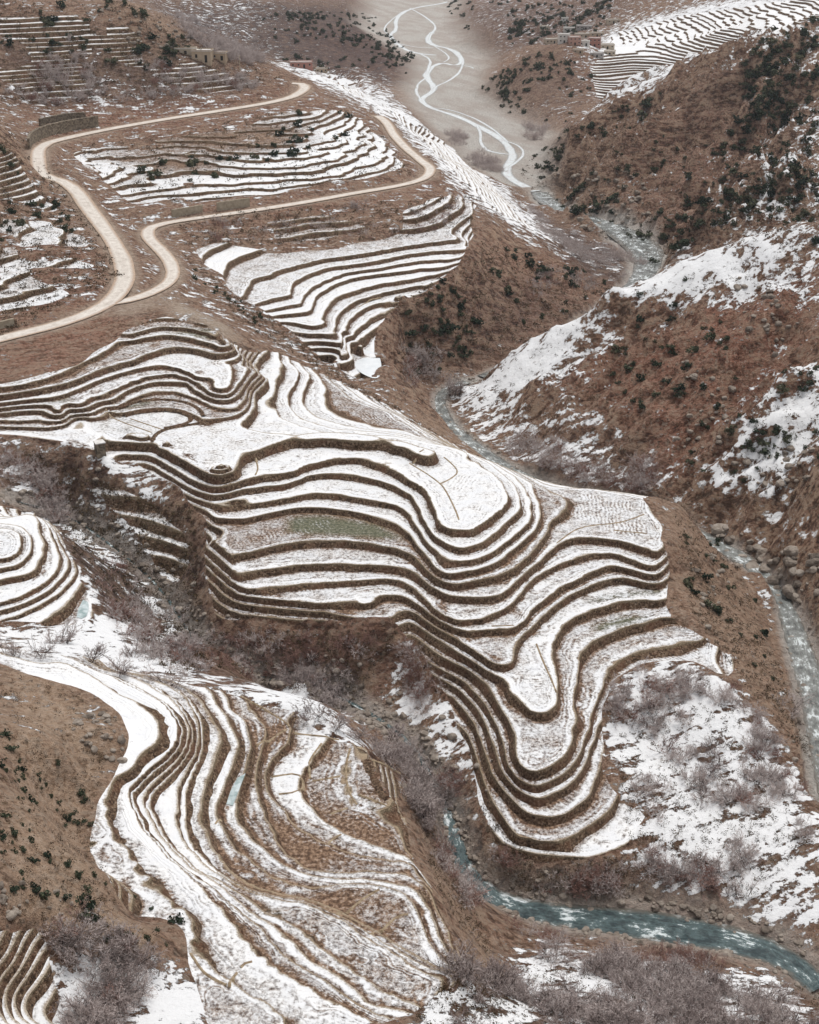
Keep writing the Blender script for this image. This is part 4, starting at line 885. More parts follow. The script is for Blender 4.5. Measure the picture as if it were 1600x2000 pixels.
# ------------------------------------------------------------------ water
def water_material(name, deep, shallow, foam, rough=.12):
    m, N, L, b = mat(name, rough); q = NB(N, L); b.inputs['Specular IOR Level'].default_value = .5
    cx = q.N.new('ShaderNodeCombineXYZ'); q.L.new(q.m('MULTIPLY', q.attr('along'), .38), cx.inputs[0]); q.L.new(q.attr('side'), cx.inputs[1])
    n1, n2 = q.noise(.22, 5, .6), q.noise(1.1, 6, .8, cx.outputs[0])
    v = q.rng(q.m('ADD', q.m('MULTIPLY', n1, .42), q.m('MULTIPLY', n2, .58)), .36, .64)
    c = q.ramp(v, [(.1, deep), (.75, shallow)]); fo = q.rng(v, foam, foam+.2)
    e = q.m('ADD', q.attr('across'), q.m('MULTIPLY', q.m('SUBTRACT', n1, .5), 1.1))
    c = q.mix(q.rng(e, .55, .95, 0, .8), c, (.13, .105, .08))                       # stony shallows
    fo = q.m('MULTIPLY', fo, q.rng(e, .6, .95, 1, .25))
    c = q.mix(fo, c, (.72, .77, .78)); L.new(c, b.inputs['Base Color'])
    L.new(q.m('ADD', rough, q.m('MULTIPLY', fo, .5)), b.inputs['Roughness'])
    L.new(q.bump(n2, .4, .9), b.inputs['Normal']); return m
M_STREAM = water_material('turquoise_stream', (.010, .027, .031), (.10, .15, .152), .70)
M_RIVER = water_material('shallow_river', (.10, .105, .098), (.33, .345, .33), .68)
M_ICE = water_material('pale_braids', (.52, .52, .51), (.72, .73, .73), .5, .3)
tag(ribbon('stream', W_STREAM, M_STREAM, -.12, 1.1, 0, .16), kind='structure')
tag(ribbon('river', W_RIVER, M_RIVER, -.12, 1.1, 0, .16), kind='structure')
tag(ribbon('river', W_MID, M_RIVER, -.1, 1.05, 0, .10), kind='structure')
BRAIDS = [(5, [(905,-5),(860,8),(815,14),(785,24),(772,42),(776,58),(760,68),(772,84),(792,98),(822,106),(858,108)]), (5.5, [(845,62),(832,78),(848,90),(872,93),(895,104),(905,120),(890,130),(866,122),(846,128),(834,142),(832,152),(846,166),(848,178),(828,190),(822,197),(838,211),(870,220),(910,234),(932,246),(960,260),(985,275),(1000,295),(998,315),(990,332),(992,346),(1015,360),(1052,375)]),
 (2.4, [(800,16),(820,26),(846,44),(852,56),(842,66),(838,80)]), (2.2, [(772,84),(800,90),(826,94),(850,93)]), (2.4, [(822,106),(842,116),(838,132),(833,146)]), (2.2, [(905,120),(900,140),(878,158),(852,168),(847,177)]), (2.0, [(890,130),(915,128),(934,138)]), (2.2, [(932,246),(940,262),(938,280),(950,294),(975,300),(998,302)]), (1.8, [(838,211),(868,212),(905,222),(945,240),(975,262),(990,276)]), (2.0, [(832,152),(816,164),(812,180),(822,195)]), (1.6, [(785,24),(758,44),(748,60),(760,68)]), (1.8, [(985,275),(1014,284),(1026,300),(1008,318),(992,328)]), (1.6, [(848,90),(868,102),(880,114),(866,122)])]
for w, P in BRAIDS:
    W = smooth_path([(*at(x, y, 0)[:2], 0.0, w*.5) for x, y in P], 4)
    tag(ribbon('river_channel', W, M_ICE, .10+.02*(w < 5), 1, 0, .35), kind='structure')

# ------------------------------------------------------------------ bare trees and shrubs
def twig_tree(seed, h, spread, stems, kinds=(5, 5, 4), upright=.55, tw=.028):
    """returns limb mesh and twig mesh (verts, tris); multi-stemmed, leafless"""
    rs = np.random.RandomState(seed); LV, LF, TV, TF = [], [], [], []
    def prism(p, q, r0, r1):
        d = q-p; d = d/(np.linalg.norm(d)+1e-9); a = np.cross(d, [.3, .9, .1]); a /= np.linalg.norm(a)+1e-9; b = np.cross(d, a); o = len(LV)
        for c, r in ((p, r0), (q, r1)):
            for k in range(3): LV.append(c+(a*math.cos(k*2.094)+b*math.sin(k*2.094))*r)
        for k in range(3):
            k2 = (k+1) % 3; LF.extend([(o+k, o+k2, o+3+k2), (o+k, o+3+k2, o+3+k)])
    def blade(p, q, w):
        d = q-p; s = np.cross(d, rs.randn(3)); s /= np.linalg.norm(s)+1e-9; o = len(TV)
        TV.extend([p-s*w*.5, p+s*w*.5, q]); TF.append((o, o+1, o+2))
    def rdir(d, amt):
        v = d+rs.randn(3)*amt; return v/(np.linalg.norm(v)+1e-9)
    for s in range(stems):
        a = rs.uniform(0, 6.283); d = np.array([math.cos(a)*spread, math.sin(a)*spread, 1.0]); d /= np.linalg.norm(d)
        p = np.array([math.cos(a)*.05*h, math.sin(a)*.05*h, -.25]); ln = h*rs.uniform(.42, .62)
        mid = p+rdir(d, .12)*ln*.5; q = mid+rdir(d, .2)*ln*.5
        r = .022*h*rs.uniform(.6, 1.1)/math.sqrt(stems)*1.7
        prism(p, mid, r, r*.7); prism(mid, q, r*.7, r*.45)
        for i in range(kinds[0]):
            t = rs.uniform(.35, 1.0); b0 = p+(q-p)*t if t < .98 else q
            bd = rdir(d*upright+np.array([0, 0, .15]), .55); bl = h*rs.uniform(.22, .42); b1 = b0+bd*bl
            prism(b0, b1, r*.4, r*.15)
            for j in range(kinds[1]):
                c0 = b0+(b1-b0)*rs.uniform(.25, 1.0); cd = rdir(bd, .65); cd[2] += .12; cl = h*rs.uniform(.10, .22); c1 = c0+cd*cl
                blade(c0, c1, tw*1.25)
                for k in range(kinds[2]):
                    e0 = c0+(c1-c0)*rs.uniform(.3, 1); blade(e0, e0+rdir(cd, .75)*h*rs.uniform(.06, .13), tw)
    return (np.array(LV), np.array(LF)), (np.array(TV), np.array(TF))
TREES = [twig_tree(i, 1.0, .55, 4+i % 3, (6, 5, 5), tw=.011) for i in range(5)]
SHRUBS = [twig_tree(40+i, 1.0, 1.1, 7, (4, 4, 5), .6, tw=.014) for i in range(5)]
TALL = [twig_tree(80+i, 1.0, .16, 5, (7, 5, 4), .9, tw=.008) for i in range(2)]
def in_poly_samples(P, n, rs, sizeb=None):
    xs = [p[0] for p in P]; ys = [p[1] for p in P]; out = []
    while len(out) < n:
        x, y = rs.uniform(min(xs), max(xs), n*3), rs.uniform(min(ys), max(ys), n*3); m = inpoly(x, y, P)
        out += list(zip(x[m], y[m]))
    return out[:n]
def clumped(P, n, k=2.4, sc=1.0):                             # spots on the ground inside an outline, gathered in clumps
    pts = in_poly_samples(P, int(n*k), rs); W = march([p[0] for p in pts], [p[1] for p in pts], ZF)
    s_ = np.hypot(W[:, 0], W[:, 1]).mean()/14*sc; v = fbm(W[:, 0], W[:, 1], s_, 2, int(P[0][0])) + .35*rs.rand(len(W))
    return W[np.argsort(-v)[:n]]
def px_size(w, h): return h*FPX/math.sqrt(w[0]**2+w[1]**2+(CAM_H-w[2])**2)
def single_out(items):                                        # items: [pixel x, pixel y, size, base label] -> a label for each
    out = [None]*len(items); zones = {}
    for i, it in enumerate(items): zones.setdefault(it[3], []).append(i)
    ordn = ['first', 'second', 'third', 'fourth', 'fifth', 'sixth', 'seventh', 'eighth', 'ninth', 'tenth', 'eleventh', 'twelfth', 'thirteenth', 'fourteenth', 'fifteenth', 'sixteenth', 'seventeenth', 'eighteenth', 'nineteenth', 'twentieth']
    for lab, ii in zones.items():
        if len(ii) == 1: out[ii[0]] = lab; continue
        xs = np.array([items[i][0] for i in ii]); ys = np.array([items[i][1] for i in ii]); ss = np.array([items[i][2] for i in ii]); cells = {}
        for n, i in enumerate(ii):
            cx_ = ['left', 'middle', 'right'][min(2, int((xs[n]-xs.min())/(np.ptp(xs)+1e-6)*3))]; cy_ = ['top', 'centre', 'bottom'][min(2, int((ys[n]-ys.min())/(np.ptp(ys)+1e-6)*3))]
            sz = ['small', 'medium', 'large'][int((ss < ss[n]).mean()*2.999)]
            cells.setdefault((sz, cy_, cx_), []).append(i)
        for (sz, cy_, cx_), jj in cells.items():
            jj.sort(key=lambda i: items[i][0])
            for k, i in enumerate(jj):
                o_ = '' if len(jj) == 1 else f', {ordn[min(k, 19)]} from left'
                out[i] = f'{sz} {lab}, {cy_} {cx_}{o_}'
    return out
# zone: (outline, count, height range, stock, material, label, group)
BARE = [
 ([(890,1900),(1060,1870),(1300,1885),(1600,1950),(1620,2030),(760,2030)], 210, (2.0, 3.4), 'tree', 0, 'bare grey shrub in the bottom-edge thicket', 'bare shrubs along the bottom edge'),
 ([(1190,1350),(1260,1300),(1420,1330),(1540,1480),(1590,1620),(1580,1760),(1480,1770),(1250,1700),(1270,1590),(1200,1480)], 120, (1.6, 3.4), 'tree', .15, 'leafless tree among the lower right snowy plots', 'leafless trees in the snowy plots at lower right'),
 ([(0,870),(70,890),(120,960),(200,1010),(330,1150),(390,1260),(380,1320),(300,1300),(230,1230),(150,1090),(90,1000),(0,930)], 110, (1.8, 3.4), 'shrub', .25, 'leafless shrub in the left side gully', 'leafless shrubs in the side gully'),
 ([(400,1240),(560,1240),(770,1240),(790,1300),(700,1380),(600,1320),(420,1310)], 60, (1.4, 2.6), 'shrub', .7, 'leafless shrub on the red earth bank', 'leafless shrubs on the red bank'),
 ([(520,1320),(600,1300),(700,1390),(800,1470),(850,1570),(830,1620),(770,1500),(640,1400)], 75, (2.2, 3.8), 'tree', 0, 'pale bare tree lining the stream gully', 'pale bare trees lining the gully'),
 ([(820,1520),(870,1560),(890,1660),(930,1760),(900,1770),(850,1680)], 40, (1.5, 2.8), 'shrub', .3, 'shrub on the steep left stream bank', 'leafless shrubs on the left stream bank'),
 ([(780,1240),(860,1340),(920,1470),(930,1600),(880,1560),(820,1420)], 45, (1.5, 2.6), 'shrub', .4, 'leafless shrub between the spur and its stream', 'leafless shrubs under the spur tip'),
 ([(930,1640),(1050,1705),(1200,1690),(1240,1740),(1050,1745)], 40, (1.4, 2.4), 'shrub', .7, 'shrub on rubble below the lowest terrace', 'leafless shrubs below the lowest terrace'),
 ([(110,1815),(200,1810),(280,1870),(350,1950),(400,2020),(150,2020)], 46, (2.0, 3.2), 'tree', .1, 'bare tree in the bottom left snow', 'bare trees at the bottom left'),
 ([(960,1790),(1100,1830),(1300,1860),(1420,1880),(1300,1890),(1100,1870)], 40, (1.2, 2.2), 'shrub', .6, 'reddish shrub on the near stream bank', 'shrubs on the near stream bank'),
 ([(1000,850),(1150,850),(1270,900),(1270,960),(1120,930),(1000,890)], 60, (2.2, 4.0), 'shrub', .2, 'leafless shrub at the red mountain foot', 'leafless shrubs at the mountain foot'),
 ([(0,60),(150,80),(300,120),(480,150),(510,175),(300,190),(120,205),(0,200)], 130, (3.5, 6.0), 'tree', .15, 'bare orchard tree above the upper road', 'bare orchard trees above the road'),
 ([(850,230),(900,262),(960,310),(978,338),(940,330),(890,285)], 90, (4.0, 6.5), 'shrub', 0, 'grey thicket tree beside the far river bend', 'thicket beside the far river bend'),
 ([(1030,400),(1080,440),(1150,470),(1250,500),(1270,540),(1200,545),(1120,500),(1050,450)], 120, (3.0, 5.0), 'shrub', 0, 'grey thicket tree on the river flat below the hill', 'thicket on the river flat'),
 ([(330,20),(450,60),(520,90),(500,130),(420,110),(350,60)], 90, (4.5, 7.5), 'tree', 0, 'grey bare tree on the distant valley floor', 'distant bare trees'),
 ([(1020,245),(1070,255),(1060,275),(1030,275)], 16, (5, 9), 'tree', 0, 'grey bare tree under the village cliff', 'bare trees under the village cliff'),
 ([(380,420),(560,440),(760,410),(900,400),(860,450),(560,480),(400,480)], 60, (2.0, 3.4), 'shrub', .4, 'dark bare shrub on the slope under the lower road', 'shrubs under the lower road'),
 ([(780,680),(840,690),(850,750),(800,760)], 26, (2.4, 4.0), 'shrub', .3, 'leafless shrub on the bank right of the ice pond', 'shrubs right of the ice pond'),
 ([(1080,480),(1200,540),(1220,560),(1060,570),(1000,640),(960,650)], 40, (2.4, 4.0), 'shrub', .2, 'leafless shrub at the foot of the cliff by the river bend', 'shrubs at the cliff foot'),
]
SINGLE = [(28,1272,3.2,'tree','round bare tree at the left edge below the small terraces'),(84,1276,2.6,'tree','slim bare tree right of the round one at the left edge'),(120,1258,3.4,'tree','large bare tree with fanned stems below the ice pool'),(172,1288,3.2,'tree','bare tree overhanging the gully edge beside the snowy path'),(230,1315,3.0,'tree','bare tree with a short dark trunk on the snowy shelf'),(272,1286,3.4,'tree','bare tree leaning over the side gully behind the snowy shelf'),(328,1336,3.3,'tree','bare tree standing alone on white snow above the gully'),(700,412,6.5,'tree','large dark bare tree just below the lower road'),(882,772,5.4,'tall','tall upright bare poplar beside the river bend'),(893,775,4.6,'tall','shorter upright bare poplar right of the tall one'),(612,1400,3.4,'tree','thin bare tree standing on the snow slope behind the fields'),(648,1422,3.2,'tree','forked bare tree on the snow slope above the gully'),(1440,1760,3.4,'tree','bare tree overhanging the turquoise stream'),(1540,1390,3.6,'tree','bare tree at the river edge by the grey shallows')]
def tree_meshes(tag_, stock, mt):
    res = []
    for i, ((lv, lf), (tv, tf)) in enumerate(stock): res.append((big_mesh('trunk', lv, lf, M_BARK), big_mesh('crown', tv, tf, mt)))
    return res
STOCK = {}
for nm, st in (('tree', TREES), ('shrub', SHRUBS), ('tall', TALL)):
    STOCK[nm, 0] = tree_meshes(nm, st, M_TWIG); STOCK[nm, 1] = tree_meshes(nm, st, M_TWIGR)
RAW = {'tree': TREES, 'shrub': SHRUBS, 'tall': TALL}
rs = np.random.RandomState(3)
cands = []
for zi, (P, n, hr, st, redp, lab, grp) in enumerate(BARE):
    W = clumped(P, n, 1.9)
    for w in W:
        h = rs.uniform(*hr)*(1.75 if P[0][1] > 600 else 1.15); cands.append((px_size(w, h), w, h, st, int(rs.rand() < redp), lab, grp))
cands.sort(key=lambda c: -c[0])
def place_tree(w, h, st, red, label, group=None):
    name = {'tree': 'bare_tree', 'shrub': 'bare_shrub', 'tall': 'poplar_tree'}[st]
    e = bpy.data.objects.new(name, None); COL.objects.link(e); e.location = w; e.rotation_euler = (0, 0, rs.uniform(0, 6.28))
    e.scale = (h*rs.uniform(.9, 1.25), h*rs.uniform(.9, 1.25), h); e.empty_display_size = .2
    tag(e, label, {'tree': 'tree', 'shrub': 'shrub', 'tall': 'tree'}[st], group)
    tm, cm_ = STOCK[st, red][rs.randint(len(STOCK[st, red]))]
    for nm, me in (('trunk', tm), ('crown', cm_)):
        c = bpy.data.objects.new(nm, me); COL.objects.link(c); c.parent = e
for x, y, h, st, lab in SINGLE: place_tree(march(x, y, ZF)[0], h*(1.9 if y > 600 else 1.2), st, 0, lab)
NB_IND = 290
sel_ = cands[:NB_IND]; labs = single_out([(*project(*c[1]), c[0], c[5]) for c in sel_])
for c, lb in zip(sel_, labs): place_tree(c[1], c[2], c[3], c[4], lb, c[6])
groups = {}
for c in cands[NB_IND:]: groups.setdefault(c[4], []).append(c)
for red, cs in groups.items():
    vs, fs_, o = [], [], 0
    for _, w, h, st, _r, _l, _g in cs:
        (lv, lf), (tv, tf) = RAW[st][rs.randint(len(RAW[st]))]; a = rs.uniform(0, 6.28); ca, sa = math.cos(a), math.sin(a)
        for v, f, step in ((lv, lf, 1), (tv, tf, 1)):
            vv = v*h; vs.append(np.c_[vv[:, 0]*ca-vv[:, 1]*sa, vv[:, 0]*sa+vv[:, 1]*ca, vv[:, 2]]+w); fs_.append(f+o); o += len(v)
    me = big_mesh('distant_thicket', np.concatenate(vs), np.concatenate(fs_), M_TWIGR if red else M_TWIG)
    ob = bpy.data.objects.new('distant_thicket', me); COL.objects.link(ob); tag(ob, ['mass of grey leafless brush scattered through the valley', 'mass of reddish leafless brush scattered through the valley'][red], 'brush', None, 'stuff')

# ------------------------------------------------------------------ evergreen bushes
def bush(seed, n=110, flat=.75):
    rs_ = np.random.RandomState(seed); V_, F_ = [], []
    lob = rs_.randn(6, 3)*[.30, .30, .18]+[0, 0, .42*flat]
    for i in range(n):
        c = lob[rs_.randint(6)]; d = rs_.randn(3); d /= np.linalg.norm(d); p = c+d*[.36, .36, .32*flat]*rs_.uniform(.65, 1.08)
        p[2] = max(p[2], .02); s = rs_.uniform(.10, .2); a = rs_.randn(3); a -= d*a.dot(d)*.6; a /= np.linalg.norm(a); b = np.cross(d, a); o = len(V_)
        V_ += [p-a*s, p+b*s*.8, p+a*s, p-b*s*.8+d*s*.5]; F_ += [(o, o+1, o+2), (o, o+2, o+3)]
    return np.array(V_), np.array(F_)
BUSHES = [bush(i) for i in range(6)]
BUSH_ME = [big_mesh('evergreen_bush', v, f, M_LEAF) for v, f in BUSHES]
EVER = [
 ([(1010,325),(1100,262),(1200,218),(1330,150),(1450,95),(1600,35),(1600,440),(1400,440),(1280,520),(1180,440),(1060,395)], 380, (1.4, 4.2), 'evergreen bush on the rocky right mountain', 'evergreens on the rocky mountain'),
 ([(1220,30),(1600,440),(1600,330)], 0, (2.5, 5), '', ''),
 ([(1500,60),(1600,30),(1600,240),(1480,250),(1440,150)], 80, (1.8, 4.6), 'evergreen bush near the top right ridge', 'evergreens near the top right ridge'),
 ([(1200,590),(1400,510),(1600,450),(1600,900),(1450,960),(1300,900),(1150,740)], 75, (1.2, 2.8), 'evergreen bush on the red mountain', 'evergreens on the red mountain'),
 ([(930,165),(1060,100),(1180,140),(1100,245),(1000,225)], 100, (1.6, 4.4), 'evergreen bush on the village cliff', 'evergreens on the village cliff'),
 ([(860,0),(1200,0),(1180,60),(1000,95),(940,100)], 170, (2, 5), 'dark bush on the far right mountainside', 'bushes on the far right mountain'),
 ([(480,30),(720,20),(820,125),(780,170),(560,120)], 190, (2, 5), 'dark bush on the far left mountainside', 'bushes on the far left mountain'),
 ([(1330,1010),(1400,1050),(1480,1180),(1540,1380),(1440,1260),(1340,1160)], 30, (.9, 2.0), 'dark bush on the stony bank above the river', 'bushes on the stony river bank'),
 ([(400,300),(700,200),(720,260),(300,390),(160,340)], 40, (1.6, 3.4), 'dark bush between the two roads', 'bushes between the roads'),
 ([(0,0),(240,0),(420,100),(300,140),(0,90)], 60, (1.8, 3.8), 'dark bush on the top left hillside', 'bushes on the top left hill'),
 ([(780,620),(950,470),(1080,500),(1200,560),(1000,680),(860,730),(780,730)], 90, (1.4, 3.2), 'dark bush on the brown river cliff', 'bushes on the brown cliff'),
 ([(0,1420),(150,1500),(240,1720),(340,1810),(340,1860),(200,1850),(0,1790)], 90, (.45, 1.1), 'round bush on the lower left tan slope', 'bushes on the tan slope'),
 ([(0,250),(60,330),(180,480),(60,420),(0,500)], 30, (1.2, 2.6), 'dark bush left of the climbing road', 'bushes left of the road'),
 ([(340,480),(430,550),(560,660),(500,640),(380,560)], 20, (.8, 1.6), 'dark bush in the dry gully under the lower road', 'bushes in the dry gully'),
]
cands = []
for P, n, hr, lab, grp in EVER:
    if not n: continue
    W = clumped(P, n, 1.6)
    for w in W:
        h = hr[0]+(hr[1]-hr[0])*rs.rand()**1.8; cands.append((px_size(w, h), w, h, lab, grp))
EVS = [(170,1772,1.9,'large dark evergreen bush on the tan slope, the biggest there'),(183,1795,1.2,'second largest dark bush on the tan slope just below the biggest'),(345,1800,1.3,'dark bush at the corner of the snowy lower field'),(1378,1133,1.9,'round dark bush beside a snow patch above the river'),(1424,1150,1.6,'round dark bush right of the snow patch above the river'),(584,222,2.6,'dark evergreen just under the upper hairpin')]
for x, y, h, lab in EVS: cands.append((1e6, march(x, y, ZF)[0], h, lab, None))
cands.sort(key=lambda c: -c[0])
labs = single_out([(*project(*c[1]), c[0] if c[0] < 1e5 else px_size(c[1], c[2]), c[3]) for c in cands[:300]])
for (s_, w, h, _l, grp), lab in zip(cands[:300], labs):
    o = bpy.data.objects.new('evergreen_bush', BUSH_ME[rs.randint(6)]); COL.objects.link(o); o.location = (w[0], w[1], w[2]-.08*h); o.rotation_euler = (0, 0, rs.uniform(0, 6.28)); o.scale = (h*rs.uniform(.9, 1.3), h*rs.uniform(.9, 1.3), h)
    tag(o, lab, 'bush', grp)
def scatter_mesh(name, items, protos, material, label, cat, sink=.08):
    vs, fs_, o = [], [], 0
    for w, h in items:
        v, f = protos[rs.randint(len(protos))]; a = rs.uniform(0, 6.28); ca, sa = math.cos(a), math.sin(a); vv = v*h
        vs.append(np.c_[vv[:, 0]*ca-vv[:, 1]*sa, vv[:, 0]*sa+vv[:, 1]*ca, vv[:, 2]-sink*h]+w); fs_.append(f+o); o += len(v)
    ob = bpy.data.objects.new(name, big_mesh(name, np.concatenate(vs), np.concatenate(fs_), material)); COL.objects.link(ob); tag(ob, label, cat, None, 'stuff'); return ob
scatter_mesh('distant_bushes', [(c[1], c[2]) for c in cands[300:]], BUSHES, M_LEAF, 'many small dark bushes dotted over the slopes', 'bushes')
# low dry scrub, nobody could count it
SCR = [([(0,1300),(150,1350),(230,1400),(170,1620),(250,1790),(350,1850),(200,1850),(0,1800)], 420, (.25, .7)), ([(1310,990),(1420,1050),(1600,1500),(1500,1400),(1340,1180)], 420, (.4, 1.1)), ([(0,230),(60,290),(200,470),(240,540),(0,660)], 420, (.7, 1.8)), ([(150,290),(560,215),(760,270),(800,340),(350,400),(200,360)], 420, (.7, 1.9)), ([(350,420),(700,400),(940,380),(920,460),(560,480),(360,480)], 320, (.7, 1.7)),
 ([(780,600),(950,470),(1200,560),(1000,690),(780,740)], 380, (.7, 1.9)), ([(0,0),(260,0),(560,160),(300,190),(0,210)], 420, (.9, 2.2)), ([(880,770),(1200,580),(1600,450),(1600,1000),(1330,1000),(1100,900)], 620, (.4, 1.2)), ([(1010,330),(1300,170),(1600,40),(1600,440),(1280,520),(1060,400)], 620, (.8, 2.2)), ([(350,490),(700,750),(860,850),(940,895),(760,800),(480,640)], 320, (.4, 1.1)), ([(40,880),(120,900),(380,1000),(400,1300),(330,1320),(150,1100)], 700, (.5, 1.5)), ([(1200,1350),(1440,1330),(1590,1650),(1480,1770),(1230,1680)], 420, (.3, 1.0)), ([(900,1880),(1600,1930),(1600,2010),(780,2010)], 320, (.3, .9)), ([(790,1510),(900,1720),(980,1900),(860,1760)], 160, (.3, .8)), ([(930,1560),(1060,1700),(1230,1670),(1240,1740),(1000,1740)], 220, (.3, .9)), ([(400,1235),(780,1235),(700,1380),(400,1310)], 320, (.4, 1.2))]
SCRUB = [bush(60+i, 14, .8) for i in range(5)]; items = []
for P, n, hr in SCR:
    pts = in_poly_samples(P, n*2, rs); W = march([p[0] for p in pts], [p[1] for p in pts], ZF)
    items += [(w, rs.uniform(*hr)) for w in W]
scatter_mesh('dry_scrub', items, SCRUB, M_SCRUB, 'low dry brown scrub scattered over the slopes', 'scrub')

# ------------------------------------------------------------------ boulders
def boulder(seed):
    import bmesh
    bm = bmesh.new(); bmesh.ops.create_icosphere(bm, subdivisions=2, radius=.5); r = np.random.RandomState(seed)
    pl = [(v/np.linalg.norm(v), r.uniform(.26, .44)) for v in r.randn(9, 3)]
    for v in bm.verts:
        p = np.array(v.co)
        for n_, d_ in pl:
            e = p.dot(n_)-d_
            if e > 0: p = p-n_*e*.92
        v.co = p*[1.15, .95, .78]
    me = bpy.data.meshes.new('boulder'); bm.to_mesh(me); vs = np.array([v.co[:] for v in bm.verts]); fs_ = np.array([[l.index for l in f.verts] for f in bm.faces]); bm.free(); me.materials.append(M_ROCK); return me, (vs, fs_)
BO = [boulder(i) for i in range(6)]
def near_path(P, n, spread, zoff=0):
    out = []
    for _ in range(n):
        p = P[rs.randint(len(P))]; a = rs.randn(2)*max(p[3], 1.6)*spread; out.append((p[0]+a[0], p[1]+a[1]))
    xy = np.array(out); return np.c_[xy, ground(xy[:, 0], xy[:, 1], ZF)]
cands = []
for w in near_path(W_STREAM[len(W_STREAM)//4:], 620, 1.0): cands.append((w, .3+1.1*rs.rand()**2.2, 'pale boulder in the turquoise stream bed', 'boulders in the stream bed'))
for w in near_path(W_STREAM[:len(W_STREAM)*2//3], 420, 2.2): cands.append((w, .4+1.5*rs.rand()**2, 'grey rock on the floor of the side gully', 'rocks in the side gully'))
for w in near_path(W_RIVER, 700, .85): cands.append((w, .4+1.5*rs.rand()**2.5, 'boulder in the shallow grey river', 'boulders in the shallow river'))
for i in range(260):
    j = rs.randint(len(W_STREAM)*55//100, len(W_STREAM)-2); p, p2 = W_STREAM[j], W_STREAM[j+1]; t_ = (p2-p)[:2]; t_ = t_/np.linalg.norm(t_); n_ = np.array([t_[1], -t_[0]])*rs.choice([-1, 1])
    xy = p[:2]+(p2-p)[:2]*rs.rand()+n_*p[3]*rs.uniform(.85, 1.55); cands.append((np.array([xy[0], xy[1], ground(xy[:1], xy[1:2], ZF)[0]]), .5+1.2*rs.rand()**2, 'rock on the bank of the turquoise stream', 'rocks on the stream banks'))
ROCKZ = [([(1370,1010),(1480,1060),(1600,1080),(1600,1180),(1520,1170),(1440,1080)], 70, (1.2, 5.2), 'grey rock beside the river pool', 'rocks by the river pool'), ([(130,1380),(240,1400),(240,1500),(150,1450)], 36, (.6, 2.2), 'tan rock on the outcrop beside snowy fields', 'rocks on the outcrop'), ([(0,1720),(160,1740),(120,1800),(0,1800)], 24, (.6, 1.8), 'tan rock above the corner terraces', 'rocks on the ledge'),
 ([(1330,1080),(1460,1080),(1440,1200),(1380,1250)], 26, (.8, 2.4), 'tan rock on the stony river bank', 'rocks on the stony bank'), ([(1440,540),(1580,600),(1520,700),(1440,660)], 30, (1.2, 3.4), 'brown rock high on the red mountain', 'rocks high on the red mountain'), ([(1330,700),(1450,760),(1420,880),(1320,880)], 36, (1, 3.0), 'brown rock low on the red mountain', 'rocks low on the red mountain'), ([(1430,900),(1600,860),(1600,960),(1420,960)], 30, (1, 3.), 'brown rock over the right snowfield', 'rocks over the snowfield'), ([(180,10),(330,40),(400,100),(250,90)], 50, (1.2, 2.8), 'pale rock on the top left scree', 'rocks on the top left scree'), ([(1150,480),(1280,420),(1250,330),(1080,340)], 60, (1.5, 4.5), 'tan rock above the far river', 'rocks above the far river')]
for P, n, hr, lab, grp in ROCKZ:
    pts = in_poly_samples(P, n, rs); W = march([p[0] for p in pts], [p[1] for p in pts], ZF)
    for w in W: cands.append((w, rs.uniform(*hr)*(.5+.5*rs.rand()), lab, grp))
cands.sort(key=lambda c: -px_size(c[0], c[1]))
labs = single_out([(*project(*c[0]), px_size(c[0], c[1]), c[2]) for c in cands[:290]])
for (w, h, _l, grp), lab in zip(cands[:290], labs):
    o = bpy.data.objects.new('boulder', BO[rs.randint(6)][0]); COL.objects.link(o); o.location = (w[0], w[1], w[2]+.08*h); o.rotation_euler = (rs.uniform(-.3, .3), rs.uniform(-.3, .3), rs.uniform(0, 6.28)); o.scale = (h, h, h); tag(o, lab, 'boulder', grp)
scatter_mesh('small_boulders', [(c[0], c[1]) for c in cands[290:]], [b[1] for b in BO], M_ROCK, 'small stones strewn along the water and slopes', 'stones', -.08)
# ------------------------------------------------------------------ bunds between plots
M_BUND = simple_mat('grassy_bund', [(.35, (.16, .115, .07)), (.5, (.29, .22, .145)), (.7, (.44, .36, .25))], 1.5, .95, .5, .1)
BUNDS = [(1, [(800,905),(860,942),(875,965),(893,1003),(897,1018)]), (1, [(860,945),(880,936),(897,922),(882,905),(866,892)]), (1, [(1087,1062),(1125,1032),(1165,1025),(1200,1023),(1232,1015),(1262,1003)]), (1, [(1200,1036),(1270,1043)]), (1, [(960,1223),(1012,1227)]), (1, [(1048,1258),(1060,1290),(1075,1322),(1088,1355)]), (1, [(255,818),(320,840)]), (1, [(805,905),(815,892),(850,880)]), (1, [(205,795),(225,820),(300,846)]), (1, [(500,895),(505,915),(498,930)]),
 (0, [(470,1360),(520,1385),(560,1412),(566,1422)]), (0, [(500,1458),(545,1432),(566,1422),(640,1440),(665,1445)]), (0, [(684,1462),(674,1500),(680,1548),(700,1575)]), (0, [(692,1462),(740,1487),(785,1512)]), (0, [(700,1552),(735,1565),(766,1582)]), (0, [(530,1517),(590,1508),(593,1550),(540,1552)]), (0, [(607,1522),(600,1490),(628,1452)]), (0, [(610,1526),(670,1515)]), (0, [(645,1590),(680,1578)]), (0, [(470,1890),(485,1875),(502,1882)]), (0, [(448,1930),(452,1912),(466,1896)]), (0, [(372,1862),(400,1905),(445,1925)]), (0, [(655,1785),(700,1760),(745,1735)]), (0, [(720,1825),(770,1790),(800,1785)]), (0, [(640,1648),(655,1635),(672,1628)]), (0, [(420,1610),(432,1600)]), (2, [(700,600),(720,585),(745,580)])]
